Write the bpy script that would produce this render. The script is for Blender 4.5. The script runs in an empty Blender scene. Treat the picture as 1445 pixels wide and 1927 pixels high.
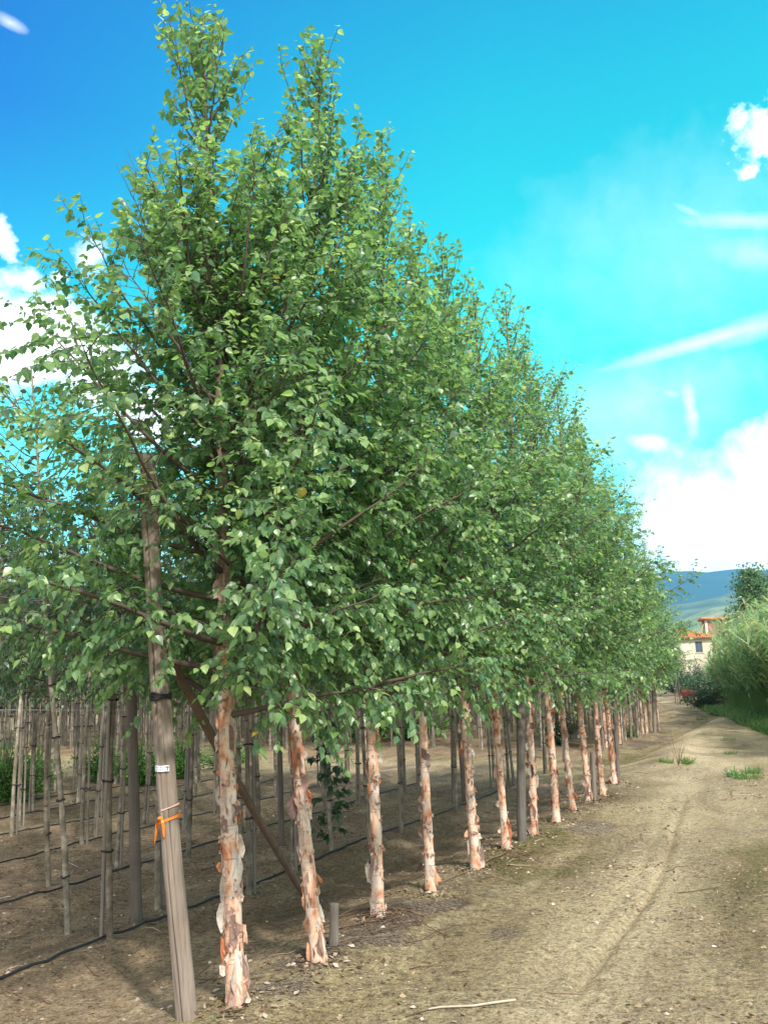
import bpy, math, random
import numpy as np
from mathutils import Vector, Matrix, noise as mnoise
C = bpy.context.scene.collection
R = math.radians
# ------------------------------------------------------------------ camera, world, sun, exposure
CAMZ, F, ROLL = 1.7, 1600.0, R(2.0)
CR, SR = math.cos(ROLL), math.sin(ROLL)
PITCH = math.atan((SR * 807.5 + CR * 296.5) / F)
cd = bpy.data.cameras.new('camera'); cam = bpy.data.objects.new('camera', cd); C.objects.link(cam)
cam.location = (0, 0, CAMZ); cam.rotation_euler = (Matrix.Rotation(math.pi / 2 + PITCH, 3, 'X') @ Matrix.Rotation(-ROLL, 3, 'Z')).to_euler()
cd.sensor_fit = 'HORIZONTAL'; cd.sensor_width = 36.0; cd.lens = F / 1445 * 36
cd.clip_start = 0.1; cd.clip_end = 30000
bpy.context.scene.camera = cam
vs = bpy.context.scene.view_settings
vs.view_transform = 'Standard'; vs.look = 'None'; vs.gamma = 1; vs.exposure = 0.98
SUN_EL, SUN_AZ = 46.0, 157.0          # azimuth clockwise from +Y (the way the camera looks)
sd = Vector((math.sin(R(SUN_AZ)) * math.cos(R(SUN_EL)), math.cos(R(SUN_AZ)) * math.cos(R(SUN_EL)), math.sin(R(SUN_EL))))
sl = bpy.data.lights.new('sun', 'SUN'); sl.energy = 3.3; sl.angle = R(2.8); sl.color = (1.0, 0.95, 0.86)
so = bpy.data.objects.new('sun', sl); C.objects.link(so); so.rotation_euler = sd.to_track_quat('Z', 'Y').to_euler(); so.location = sd * 50

def pdir(px, py):
    x, y = (px - 722.5) / F, (963.5 - py) / F
    x, y = CR * x + SR * y, -SR * x + CR * y
    return Vector((x, math.cos(PITCH) - y * math.sin(PITCH), math.sin(PITCH) + y * math.cos(PITCH)))

def proj(x, y, z):
    c, s = math.cos(PITCH), math.sin(PITCH); z -= CAMZ; d = y * c + z * s; a, b = x / d, (z * c - y * s) / d
    return 722.5 + F * (CR * a - SR * b), 963.5 - F * (SR * a + CR * b)
class NT:
    """small helper for node trees"""
    def __init__(s, tree): s.t = tree; s.n = tree.nodes; s.l = tree.links; s.n.clear()
    def new(s, typ, **kw):
        n = s.n.new(typ); ins = kw.pop('ins', {})
        for k, v in kw.items(): setattr(n, k, v)
        for k, v in ins.items():
            if isinstance(v, bpy.types.NodeSocket): s.l.new(v, n.inputs[k])
            else: n.inputs[k].default_value = v
        return n
    def math(s, op, a, b=0.0, clamp=False):
        n = s.n.new('ShaderNodeMath'); n.operation = op; n.use_clamp = clamp
        for i, v in enumerate((a, b)):
            if isinstance(v, bpy.types.NodeSocket): s.l.new(v, n.inputs[i])
            else: n.inputs[i].default_value = v
        return n.outputs[0]
    def mix(s, f, a, b, typ='MIX'):
        n = s.n.new('ShaderNodeMix'); n.data_type = 'RGBA'; n.blend_type = typ
        for i, v in ((0, f), (6, a), (7, b)):
            if isinstance(v, bpy.types.NodeSocket): s.l.new(v, n.inputs[i])
            elif i == 0: n.inputs[i].default_value = v
            else: n.inputs[i].default_value = (*v, 1) if len(v) == 3 else v
        return n.outputs[2]
    def ramp(s, f, stops, interp='LINEAR'):
        n = s.n.new('ShaderNodeValToRGB'); s.l.new(f, n.inputs[0]); e = n.color_ramp.elements
        n.color_ramp.interpolation = interp
        while len(e) < len(stops): e.new(0.5)
        for i, (p, c) in enumerate(stops):
            e[i].position = p; e[i].color = (*c, 1) if isinstance(c, (tuple, list)) else (c, c, c, 1)
        return n.outputs[0]
    def noise(s, vec, scale, detail=3, rough=0.55, dist=0.0):
        return s.new('ShaderNodeTexNoise', ins={'Vector': vec, 'Scale': scale, 'Detail': detail, 'Roughness': rough, 'Distortion': dist}).outputs[0]
    def maprange(s, v, a, b, c=0.0, d=1.0):
        return s.new('ShaderNodeMapRange', ins={0: v, 1: a, 2: b, 3: c, 4: d}).outputs[0]

def build_world():
    w = bpy.data.worlds.new('World'); bpy.context.scene.world = w; w.use_nodes = True
    t = NT(w.node_tree)
    sky = t.new('ShaderNodeTexSky', sky_type='NISHITA', sun_disc=False, sun_elevation=R(SUN_EL), sun_rotation=R(SUN_AZ), air_density=1.0, dust_density=0.6, ozone_density=1.6)
    g = t.new('ShaderNodeTexCoord').outputs['Generated']
    sep = t.new('ShaderNodeSeparateXYZ', ins={0: g})
    el = sep.outputs[2]
    # the saturated summer sky of the photograph: a tint over the physical sky, from deep blue overhead to cyan and pale near the horizon
    tint = t.ramp(el, [(0.0, SKY_T[0]), (0.22, SKY_T[1]), (0.42, SKY_T[2]), (0.60, SKY_T[3]), (0.8, SKY_T[4])])
    skyc = t.mix(1.0, sky.outputs[0], tint, 'MULTIPLY')
    skyc = t.mix(t.maprange(el, 0.28, 0.58), skyc, t.ramp(t.maprange(sep.outputs[0], -0.5, 0.5), [(0.0, (1, 0.15, 0.90)), (0.42, (1, 0.84, 1)), (0.62, (1, 1.02, 1))]), 'MULTIPLY')
    n1 = t.noise(g, 9.0, 6, 0.62, 0.25); n2 = t.noise(g, 30.0, 4, 0.6, 0.2)
    nn = t.math('ADD', t.math('MULTIPLY', t.math('SUBTRACT', n1, 0.5), 2.3), t.math('MULTIPLY', t.math('SUBTRACT', n2, 0.5), 0.9))
    total = None
    n3 = t.noise(g, 70.0, 4, 0.65, 0.2)
    ns = t.math('ADD', t.math('MULTIPLY', t.math('SUBTRACT', n2, 0.5), 2.2), t.math('MULTIPLY', t.math('SUBTRACT', n3, 0.5), 1.2))
    def blob(px, py, rw, rh, rot=0.0, edge=0.5, amp=1.0, namp=0.8):
        nonlocal total
        d = pdir(px, py).normalized(); r = pdir(px + 5, py).normalized() - d; r.normalize(); u = r.cross(d); u.normalize()
        ca, sa = math.cos(R(rot)), math.sin(R(rot))
        a = (r * ca + u * sa) / (rw / F); b = (u * ca - r * sa) / (rh / F)
        dn = t.new('ShaderNodeVectorMath', operation='SUBTRACT', ins={0: g, 1: d}).outputs[0]
        x = t.new('ShaderNodeVectorMath', operation='DOT_PRODUCT', ins={0: dn, 1: a}).outputs['Value']
        y = t.new('ShaderNodeVectorMath', operation='DOT_PRODUCT', ins={0: dn, 1: b}).outputs['Value']
        fwd = t.new('ShaderNodeVectorMath', operation='DOT_PRODUCT', ins={0: g, 1: d}).outputs['Value']
        rr = t.math('SQRT', t.math('ADD', t.math('MULTIPLY', x, x), t.math('MULTIPLY', y, y)))
        v = t.math('ADD', t.math('SUBTRACT', 1.0, rr), t.math('MULTIPLY', ns if rh < 70 and edge < 1 else nn, namp))
        m = t.math('MULTIPLY', t.maprange(v, 0.0, edge), amp)
        m = t.math('MULTIPLY', m, t.math('GREATER_THAN', fwd, 0.2))
        total = m if total is None else t.math('MAXIMUM', total, m)
    blob(1480, 1010, 330, 190, 8, 0.5, 1.0, 0.55); blob(1490, 860, 175, 108, 32, 0.5, 1.0, 0.6); blob(1290, 990, 150, 100, 20, 0.5, 0.85)
    blob(1445, 250, 62, 66, 60, 0.95, 1.0, 1.0); blob(1412, 321, 16, 12, 30, 0.6, 0.8); blob(1222, 832, 50, 20, -12, 1.3, 0.85, 0.9)
    blob(1298, 765, 20, 62, 12, 1.0, 0.75, 0.8); blob(1262, 740, 30, 14, -20, 1.2, 0.5, 0.7)
    blob(1330, 640, 240, 19, 17, 1.0, 0.55, 0.30); blob(1440, 610, 150, 30, 20, 1.1, 0.45, 0.4)
    blob(1300, 398, 50, 9, -24, 1.5, 0.4, 0.45); blob(1400, 415, 130, 20, 0, 1.2, 0.45, 0.5); blob(1430, 480, 130, 42, -10, 1.4, 0.4, 0.6)
    blob(40, 640, 210, 85, -6, 0.3, 1.0, 0.5); blob(165, 485, 38, 34, 20, 0.95, 0.95, 0.8); blob(108, 520, 20, 14, 0, 0.8, 0.8)
    blob(4, 450, 24, 40, 10, 0.6, 0.9, 0.9); blob(58, 530, 26, 22, 0, 0.8, 0.7, 0.8); blob(20, 525, 30, 25, 0, 0.9, 0.6)
    blob(1300, 470, 420, 200, 10, 1.3, 0.16, 0.5); blob(1200, 760, 260, 120, 15, 1.3, 0.30, 0.6); blob(20, 42, 30, 12, -28, 1.2, 0.55, 0.4); blob(190, 700, 120, 80, 0, 0.5, 0.9, 1.0); blob(330, 780, 120, 60, 0, 0.5, 0.9, 1.0)
    blob(-350, 700, 350, 200, 0, 0.5, 1.0, 1.0); blob(2000, 700, 380, 300, 0, 0.5, 1.0, 1.0)
    low = t.math('MULTIPLY', t.maprange(t.math('ADD', el, t.math('MULTIPLY', nn, 0.05)), 0.17, 0.05), 0.85)
    total = t.math('MAXIMUM', total, low)
    back = t.maprange(t.math('ADD', t.math('ADD', t.math('MULTIPLY', sep.outputs[1], -1.0), t.math('MULTIPLY', el, 0.55)), t.math('MULTIPLY', nn, 0.5)), 0.05, 0.35)   # unseen cloud cover overhead and behind the camera, added as neutral fill light
    cl = t.mix(t.maprange(n2, 0.35, 0.65), (7.6, 7.8, 8.0), (9.0, 9.0, 8.9))
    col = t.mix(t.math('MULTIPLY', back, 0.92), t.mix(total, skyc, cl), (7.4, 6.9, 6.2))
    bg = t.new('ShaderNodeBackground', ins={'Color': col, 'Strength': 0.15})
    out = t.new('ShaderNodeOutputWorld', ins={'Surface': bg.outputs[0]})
SKY_T = [(0.55, 1.2, 0.95), (0.5, 1.5, 0.95), (0.02, 1.75, 0.96), (0.0, 1.40, 1.04), (0.0, 0.72, 1.08)]
build_world()

# ------------------------------------------------------------------ frames and terrain
YAW = math.atan((CR * 807.5 - SR * 296.5) / F * math.cos(PITCH))
UD = Vector((math.sin(YAW), math.cos(YAW), 0)); VD = Vector((-math.cos(YAW), math.sin(YAW), 0))   # along the rows / into the field
def plane(px, py, z=0.0):
    d = pdir(px, py); k = (z - CAMZ) / d.z
    return Vector((d.x * k, d.y * k, z))
ORG = plane(445, 1888)
def uv(x, y): return (x - ORG.x) * UD.x + (y - ORG.y) * UD.y, (x - ORG.x) * VD.x + (y - ORG.y) * VD.y
def xy(u, v): return ORG.x + u * UD.x + v * VD.x, ORG.y + u * UD.y + v * VD.y
def sstep(a, b, x):
    t = min(1, max(0, (x - a) / (b - a))); return t * t * (3 - 2 * t)
def poly_dist(x, y, pts):
    best = 1e9
    for (ax, ay), (bx, by) in zip(pts, pts[1:]):
        dx, dy = bx - ax, by - ay; q = dx * dx + dy * dy
        t = max(0, min(1, ((x - ax) * dx + (y - ay) * dy) / q)) if q else 0
        best = min(best, math.hypot(x - ax - t * dx, y - ay - t * dy))
    return best
TRK = [[(1060, 1927), (1150, 1790), (1215, 1660), (1262, 1560), (1296, 1470), (1318, 1420), (1312, 1392), (1288, 1366), (1262, 1350)],
       [(1700, 1560), (1560, 1450), (1450, 1400), (1390, 1372), (1340, 1352), (1300, 1340), (1280, 1332), (1300, 1322), (1335, 1316)],
       [(1330, 1927), (1370, 1700), (1380, 1560), (1366, 1450), (1348, 1400), (1330, 1372), (1300, 1352)]]
TRK = [[tuple(plane(*p)[:2]) for p in l] for l in TRK]
RUT = [[tuple(plane(*p)[:2]) for p in l] for l in [
    [(1085, 1850), (1130, 1795), (1180, 1735), (1215, 1690), (1240, 1650), (1256, 1600), (1272, 1545), (1290, 1500)],
    [(1020, 1800), (1100, 1770), (1170, 1680), (1222, 1600), (1248, 1530), (1270, 1490)]]]
def nz(x, y, s, o=0): return mnoise.noise(Vector((x * s + o, y * s - o, o * 1.7)))
def gz(x, y, trk=None):
    u, v = uv(x, y)
    d = math.hypot(x, y)
    z = 0.035 * nz(x, y, 0.35, 3)
    if -2 < v < 40 and d < 90:
        ridge = math.exp(-((v + 0.12) / 0.36) ** 2) * 0.06
        low = -0.10 * sstep(0.15, 0.75, v)
        fur = 0.035 * math.cos((v - 1.70) / 1.615 * 2 * math.pi) * sstep(0.8, 1.4, v)
        z += ridge + low + fur
    near = max(0, 1 - d / 30)
    z += near * (0.022 * nz(x, y, 1.7, 9) + (0.012 if v < 0.2 else 0.022) * nz(x, y, 5.0, 5) + (0.006 if v < 0.2 else 0.013) * nz(x, y, 14.0, 7))
    if v < 0.2 and d < 60:
        for l in RUT:
            r = poly_dist(x, y, l) if trk is None else trk
            z -= 0.028 * math.exp(-(r / 0.035) ** 2) - 0.008 * math.exp(-((r - 0.10) / 0.05) ** 2)
            if trk is not None: break
        z -= 0.02 * math.exp(-(poly_dist(x, y, TRK[0]) / 0.35) ** 2)
    return z
def P(px, py):
    p = plane(px, py)
    for _ in range(4): p = plane(px, py, gz(p.x, p.y))
    return p
def Q(px, py, Y):
    d = pdir(px, py); k = Y / d.y
    return Vector((d.x * k, Y, CAMZ + d.z * k))

# ------------------------------------------------------------------ mesh helpers
class Geo:
    def __init__(s): s.v = []; s.f = []; s.m = []; s.a = []; s.n = 0
    def add(s, verts, faces, mat=0, val=0.5):
        verts = np.asarray(verts, dtype=np.float32).reshape(-1, 3); faces = np.asarray(faces, dtype=np.int32)
        s.v.append(verts); s.f.append(faces + s.n); s.m.append(np.full(len(faces), mat, np.int32))
        s.a.append(np.broadcast_to(np.asarray(val, dtype=np.float32), (len(faces),)).copy()); s.n += len(verts)
    def build(s, name, mats, parent=None, smooth=False):
        me = s.mesh(name, mats, smooth); return put(name, me, parent)
    def mesh(s, name, mats, smooth=False):
        v = np.concatenate(s.v); me = bpy.data.meshes.new(name)
        me.vertices.add(len(v)); me.vertices.foreach_set('co', v.ravel())
        loops = np.concatenate([f.ravel() for f in s.f]); tot = np.concatenate([np.full(len(f), f.shape[1], np.int32) for f in s.f])
        start = np.concatenate([[0], np.cumsum(tot)[:-1]]).astype(np.int32)
        me.loops.add(len(loops)); me.loops.foreach_set('vertex_index', loops)
        me.polygons.add(len(tot)); me.polygons.foreach_set('loop_start', start); me.polygons.foreach_set('loop_total', tot)
        me.polygons.foreach_set('material_index', np.concatenate(s.m))
        sm = np.full(len(tot), bool(smooth)) if not isinstance(smooth, (tuple, list, set)) else np.isin(np.concatenate(s.m), list(smooth))
        me.polygons.foreach_set('use_smooth', sm)
        at = me.attributes.new('rnd', 'FLOAT', 'FACE'); at.data.foreach_set('value', np.concatenate(s.a))
        for m in (mats if isinstance(mats, (list, tuple)) else [mats]): me.materials.append(m)
        me.update(calc_edges=True); return me
def put(name, me, parent=None):
    o = bpy.data.objects.new(name, me); C.objects.link(o)
    if parent: o.parent = parent
    return o
def tag(o, label=None, cat=None, group=None, kind=None):
    for k, v in (('label', label), ('category', cat), ('group', group), ('kind', kind)):
        if v: o[k] = v
    return o
def empty(name, loc, rz=0):
    o = bpy.data.objects.new(name, None); C.objects.link(o); o.location = loc; o.rotation_euler = (0, 0, rz); o.empty_display_size = 0.1
    return o
def dup(root):
    r = root.copy(); C.objects.link(r)
    for ch in list(root.children):
        c = ch.copy(); C.objects.link(c); c.parent = r
        for g in list(ch.children):
            d = g.copy(); C.objects.link(d); d.parent = c
    return r
def tube(g, pts, rad, n=6, mat=0, val=0.5, cap=False, wob=None):
    pts = np.asarray(pts, float); m = len(pts); rad = np.broadcast_to(np.asarray(rad, float), (m,))
    t = np.gradient(pts, axis=0); t /= np.linalg.norm(t, axis=1)[:, None] + 1e-9
    ref = np.where(np.abs(t[:, 2:3]) > 0.9, np.array([[1.0, 0, 0]]), np.array([[0, 0, 1.0]]))
    if abs(t[:, 2]).mean() > 0.75: ref = np.broadcast_to(np.array([[1.0, 0, 0]]), t.shape)
    a = np.cross(t, ref); a /= np.linalg.norm(a, axis=1)[:, None] + 1e-9; b = np.cross(t, a)
    ang = np.arange(n) * 2 * math.pi / n
    rr = rad[:, None] * (np.ones((m, n)) if wob is None else wob)
    v = pts[:, None, :] + rr[..., None] * (np.cos(ang)[None, :, None] * a[:, None, :] + np.sin(ang)[None, :, None] * b[:, None, :])
    i = np.arange(m - 1)[:, None] * n; j = np.arange(n)[None, :]; j2 = (j + 1) % n
    f = np.stack([i + j, i + n + j, i + n + j2, i + j2], -1).reshape(-1, 4)
    g.add(v.reshape(-1, 3), f, mat, val)
    if cap:
        for e, k in ((0, 0), (m - 1, 1)):
            vv = np.concatenate([v[e], pts[e:e + 1]]); q = [(x, (x + 1) % n, n) if k == 0 else ((x + 1) % n, x, n) for x in range(n)]
            g.add(vv, q, mat if cap is True else cap, val)
def box(g, c, s, mat=0, val=0.5, rz=0.0):
    x, y, z = s[0] / 2, s[1] / 2, s[2] / 2
    v = np.array([(a, b, d) for a in (-x, x) for b in (-y, y) for d in (-z, z)])
    cr, sr = math.cos(rz), math.sin(rz)
    v = np.stack([v[:, 0] * cr - v[:, 1] * sr, v[:, 0] * sr + v[:, 1] * cr, v[:, 2]], 1) + np.asarray(c)
    g.add(v, [(0, 1, 3, 2), (4, 6, 7, 5), (0, 4, 5, 1), (2, 3, 7, 6), (0, 2, 6, 4), (1, 5, 7, 3)], mat, val)
# leaf templates in (side, axis, normal)
LEAF8 = (np.array([(0, 0, 0), (-.27, .10, .04), (-.43, .36, .08), (-.31, .66, .05), (0, 1.10, -.10), (.31, .66, .05), (.43, .36, .08), (.27, .10, .04), (0, .34, -.02), (0, .66, -.03)]),
         [np.array([(0, 8, 1), (0, 7, 8), (9, 4, 3), (9, 5, 4)]), np.array([(1, 8, 9, 2), (6, 9, 8, 7)]), np.array([(2, 9, 3), (5, 9, 6)])])
LEAF4 = (np.array([(0, 0, 0), (-.38, .4, .07), (0, 1.05, -.05), (.38, .4, .07)]), [np.array([(0, 2, 1), (0, 3, 2)])])
BLADE = (np.array([(-.03, 0, 0), (.03, 0, 0), (-.045, .4, .05), (.045, .4, .05), (-.02, .8, -.08), (.02, .8, -.08), (0, 1.05, -.32)]),
         [np.array([(4, 5, 6)]), np.array([(0, 1, 3, 2), (2, 3, 5, 4)])])
def unit(a): return a / (np.linalg.norm(a, axis=-1, keepdims=True) + 1e-9)
def leaves(g, pos, axis, nrm, size, val, tmpl=LEAF8, mat=0):
    pos = np.asarray(pos, np.float32); N = len(pos)
    if not N: return
    axis = unit(np.asarray(axis, float)); side = unit(np.cross(axis, np.asarray(nrm, float))); nn = np.cross(side, axis)
    T, fs = tmpl; k = len(T); size = np.asarray(size, float)[:, None, None]
    v = pos[:, None, :] + size * (T[None, :, 0:1] * side[:, None] + T[None, :, 1:2] * axis[:, None] + T[None, :, 2:3] * nn[:, None])
    off = (np.arange(N) * k)[:, None, None]
    first = True
    for f in fs:
        ff = (f[None] + off).reshape(-1, f.shape[1])
        g.add(v.reshape(-1, 3) if first else np.zeros((0, 3)), ff if first else ff - k * N, mat, np.repeat(val, len(f)))
        first = False
# ------------------------------------------------------------------ materials
def mat(name):
    m = bpy.data.materials.new(name); m.use_nodes = True; t = NT(m.node_tree); return m, t
def finish(t, col, rough=0.8, bump=None, bstr=0.3, bdist=0.01, spec=0.3, metallic=0.0):
    ins = {'Base Color': col if isinstance(col, bpy.types.NodeSocket) else (*col, 1), 'Roughness': rough, 'Specular IOR Level': spec, 'Metallic': metallic}
    if bump is not None: ins['Normal'] = t.new('ShaderNodeBump', ins={'Height': bump, 'Strength': bstr, 'Distance': bdist}).outputs[0]
    p = t.new('ShaderNodeBsdfPrincipled', ins=ins); t.new('ShaderNodeOutputMaterial', ins={'Surface': p.outputs[0]}); return p
def obco(t, s=(1, 1, 1)):
    o = t.new('ShaderNodeTexCoord').outputs['Object']
    return t.new('ShaderNodeMapping', ins={'Vector': o, 'Scale': s}).outputs[0]
def leaf_mat(name, stops, trans=(0.22, 0.38, 0.09), tf=0.38, rough=0.36, spec=0.6, objvar=0.0, under=1.35):
    m, t = mat(name)
    r = t.new('ShaderNodeAttribute', attribute_name='rnd').outputs['Fac']
    col = t.ramp(r, stops)
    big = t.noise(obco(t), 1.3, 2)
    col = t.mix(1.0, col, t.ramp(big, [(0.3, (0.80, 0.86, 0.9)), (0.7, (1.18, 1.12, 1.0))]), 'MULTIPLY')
    if objvar:
        oi = t.new('ShaderNodeObjectInfo').outputs['Random']
        col = t.mix(objvar, col, t.ramp(oi, [(0, (0.5, 0.6, 0.6)), (0.5, (1, 1, 1)), (1, (1.5, 1.3, 1.0))]), 'MULTIPLY')
    bf = t.new('ShaderNodeNewGeometry').outputs['Backfacing']
    col = t.mix(bf, col, t.mix(1.0, col, (under, under, under * 1.25), 'MULTIPLY'))
    p = t.new('ShaderNodeBsdfPrincipled', ins={'Base Color': col, 'Roughness': rough, 'Specular IOR Level': spec})
    tr = t.new('ShaderNodeBsdfTranslucent', ins={'Color': t.mix(0.6, trans, t.mix(1.0, col, (2.2, 2.2, 1.2), 'MULTIPLY'))})
    mx = t.new('ShaderNodeMixShader', ins={0: tf, 1: p.outputs[0], 2: tr.outputs[0]})
    t.new('ShaderNodeOutputMaterial', ins={'Surface': mx.outputs[0]}); return m
M = {}
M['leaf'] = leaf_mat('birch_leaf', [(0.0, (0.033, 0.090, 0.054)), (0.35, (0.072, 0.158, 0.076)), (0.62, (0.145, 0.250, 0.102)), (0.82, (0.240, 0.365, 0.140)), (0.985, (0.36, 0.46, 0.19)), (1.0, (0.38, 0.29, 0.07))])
M['field_leaf'] = leaf_mat('nursery_leaf', [(0.0, (0.030, 0.066, 0.038)), (0.5, (0.052, 0.105, 0.048)), (0.97, (0.09, 0.155, 0.058)), (1.0, (0.2, 0.10, 0.07))], trans=(0.10, 0.22, 0.05), tf=0.28, objvar=0.6)
M['shrub_leaf'] = leaf_mat('shrub_leaf', [(0.0, (0.04, 0.13, 0.02)), (0.6, (0.09, 0.24, 0.035)), (1.0, (0.17, 0.35, 0.06))], trans=(0.14, 0.42, 0.05), tf=0.3, rough=0.5)
M['reed_leaf'] = leaf_mat('reed_leaf', [(0.0, (0.07, 0.145, 0.06)), (0.45, (0.11, 0.19, 0.085)), (0.8, (0.24, 0.33, 0.17)), (0.92, (0.32, 0.37, 0.21)), (1.0, (0.44, 0.33, 0.18))], trans=(0.3, 0.46, 0.16), tf=0.4)
M['grass'] = leaf_mat('grass_blade', [(0.0, (0.05, 0.11, 0.03)), (0.6, (0.11, 0.21, 0.055)), (0.9, (0.2, 0.28, 0.09)), (1.0, (0.34, 0.30, 0.16))], trans=(0.16, 0.36, 0.05), tf=0.3)
M['dark_leaf'] = leaf_mat('dark_leaf', [(0.0, (0.022, 0.055, 0.028)), (1.0, (0.07, 0.125, 0.05))], trans=(0.06, 0.14, 0.04), tf=0.25)
M['mid_leaf'] = leaf_mat('mid_leaf', [(0.0, (0.05, 0.11, 0.055)), (1.0, (0.14, 0.23, 0.10))], trans=(0.12, 0.24, 0.08), tf=0.35)
M['red_leaf'] = leaf_mat('red_leaf', [(0.0, (0.10, 0.014, 0.016)), (0.8, (0.24, 0.04, 0.03)), (1.0, (0.3, 0.12, 0.04))], trans=(0.4, 0.05, 0.03), tf=0.25)

def m_twig():
    m, t = mat('twig_bark'); c = t.mix(t.noise(obco(t), 6, 3), (0.055, 0.040, 0.032), (0.15, 0.115, 0.09)); finish(t, c, 0.8); return m
M['twig'] = m_twig()
def m_bark():
    m, t = mat('peeling_bark')
    co = obco(t, (1, 1, 0.55)); z = t.new('ShaderNodeSeparateXYZ', ins={0: t.new('ShaderNodeTexCoord').outputs['Object']}).outputs[2]
    oi = t.new('ShaderNodeObjectInfo').outputs['Random']
    co = t.new('ShaderNodeVectorMath', operation='ADD', ins={0: co, 1: t.new('ShaderNodeCombineXYZ', ins={0: t.math('MULTIPLY', oi, 17.0), 2: t.math('MULTIPLY', oi, 31.0)}).outputs[0]}).outputs[0]
    n = t.noise(co, 11, 4, 0.6, 0.8)
    c = t.ramp(n, [(0.34, (0.40, 0.155, 0.085)), (0.42, (0.56, 0.29, 0.18)), (0.50, (0.65, 0.44, 0.325)), (0.58, (0.66, 0.53, 0.44)), (0.66, (0.55, 0.48, 0.44)), (0.73, (0.24, 0.19, 0.17))])
    lc = t.new('ShaderNodeMapping', ins={'Vector': co, 'Scale': (9, 9, 150)}).outputs[0]
    len_ = t.maprange(t.noise(lc, 1.0, 2, 0.5), 0.62, 0.70)
    c = t.mix(t.math('MULTIPLY', len_, 0.7), c, (0.16, 0.10, 0.08))
    crack = t.maprange(t.noise(t.new('ShaderNodeMapping', ins={'Vector': co, 'Scale': (1, 1, 0.6)}).outputs[0], 26, 4, 0.7, 1.5), 0.60, 0.66)
    c = t.mix(t.math('MULTIPLY', crack, 0.8), c, (0.10, 0.07, 0.06))
    up = t.maprange(t.math('ADD', z, t.math('MULTIPLY', n, 0.8)), 1.9, 2.9)
    c = t.mix(up, c, t.mix(n, (0.12, 0.075, 0.05), (0.30, 0.22, 0.17)))
    dirt = t.maprange(t.math('ADD', z, t.math('MULTIPLY', n, 0.12)), 0.13, 0.02)
    c = t.mix(t.math('MULTIPLY', dirt, 0.6), c, (0.26, 0.20, 0.14))
    finish(t, c, 0.6, t.math('ADD', n, t.math('MULTIPLY', crack, -0.6)), 0.5, 0.006, 0.3); return m
M['bark'] = m_bark()
def m_flake():
    m, t = mat('bark_curl')
    r = t.new('ShaderNodeAttribute', attribute_name='rnd').outputs['Fac']
    inner = t.ramp(r, [(0.0, (0.48, 0.17, 0.08)), (0.4, (0.62, 0.29, 0.165)), (0.75, (0.66, 0.42, 0.29)), (1.0, (0.64, 0.53, 0.44))])
    outer = t.ramp(r, [(0.0, (0.20, 0.13, 0.12)), (0.35, (0.42, 0.28, 0.23)), (0.7, (0.58, 0.48, 0.40)), (1.0, (0.64, 0.58, 0.51))])
    n = t.noise(obco(t), 60, 3)
    c = t.mix(t.new('ShaderNodeNewGeometry').outputs['Backfacing'], outer, inner)
    c = t.mix(1.0, c, t.ramp(n, [(0.3, 0.72), (0.6, 1.05)]), 'MULTIPLY')
    p = t.new('ShaderNodeBsdfPrincipled', ins={'Base Color': c, 'Roughness': 0.6, 'Specular IOR Level': 0.3})
    tr = t.new('ShaderNodeBsdfTranslucent', ins={'Color': t.mix(1.0, c, (1.0, 0.7, 0.45), 'MULTIPLY')})
    t.new('ShaderNodeOutputMaterial', ins={'Surface': t.new('ShaderNodeMixShader', ins={0: 0.15, 1: p.outputs[0], 2: tr.outputs[0]}).outputs[0]}); return m
M['flake'] = m_flake()
def m_wood(name, a, b, dark, sc=1.0):
    m, t = mat(name); co = obco(t)
    gr = t.noise(t.new('ShaderNodeMapping', ins={'Vector': co, 'Scale': (60 * sc, 60 * sc, 2.2 * sc)}).outputs[0], 1.0, 4, 0.6, 0.4)
    bl = t.noise(co, 5 * sc, 3, 0.6)
    c = t.mix(gr, a, b); c = t.mix(t.maprange(bl, 0.35, 0.75, 0, 0.45), c, dark)
    oi = t.new('ShaderNodeObjectInfo').outputs['Random']
    c = t.mix(0.5, c, t.ramp(oi, [(0, (0.7, 0.75, 0.8)), (1, (1.25, 1.15, 1.05))]), 'MULTIPLY')
    finish(t, c, 0.85, gr, 0.6, 0.006, 0.2); return m
M['post'] = m_wood('weathered_post', (0.10, 0.085, 0.073), (0.36, 0.31, 0.27), (0.17, 0.115, 0.08))
M['post_dark'] = m_wood('dark_post', (0.085, 0.073, 0.064), (0.25, 0.22, 0.195), (0.08, 0.06, 0.05))
M['log'] = m_wood('brown_log', (0.085, 0.062, 0.048), (0.24, 0.185, 0.145), (0.08, 0.05, 0.035))
M['stake'] = m_wood('grey_stake', (0.13, 0.12, 0.105), (0.32, 0.29, 0.26), (0.20, 0.17, 0.14), 1.5)
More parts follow.
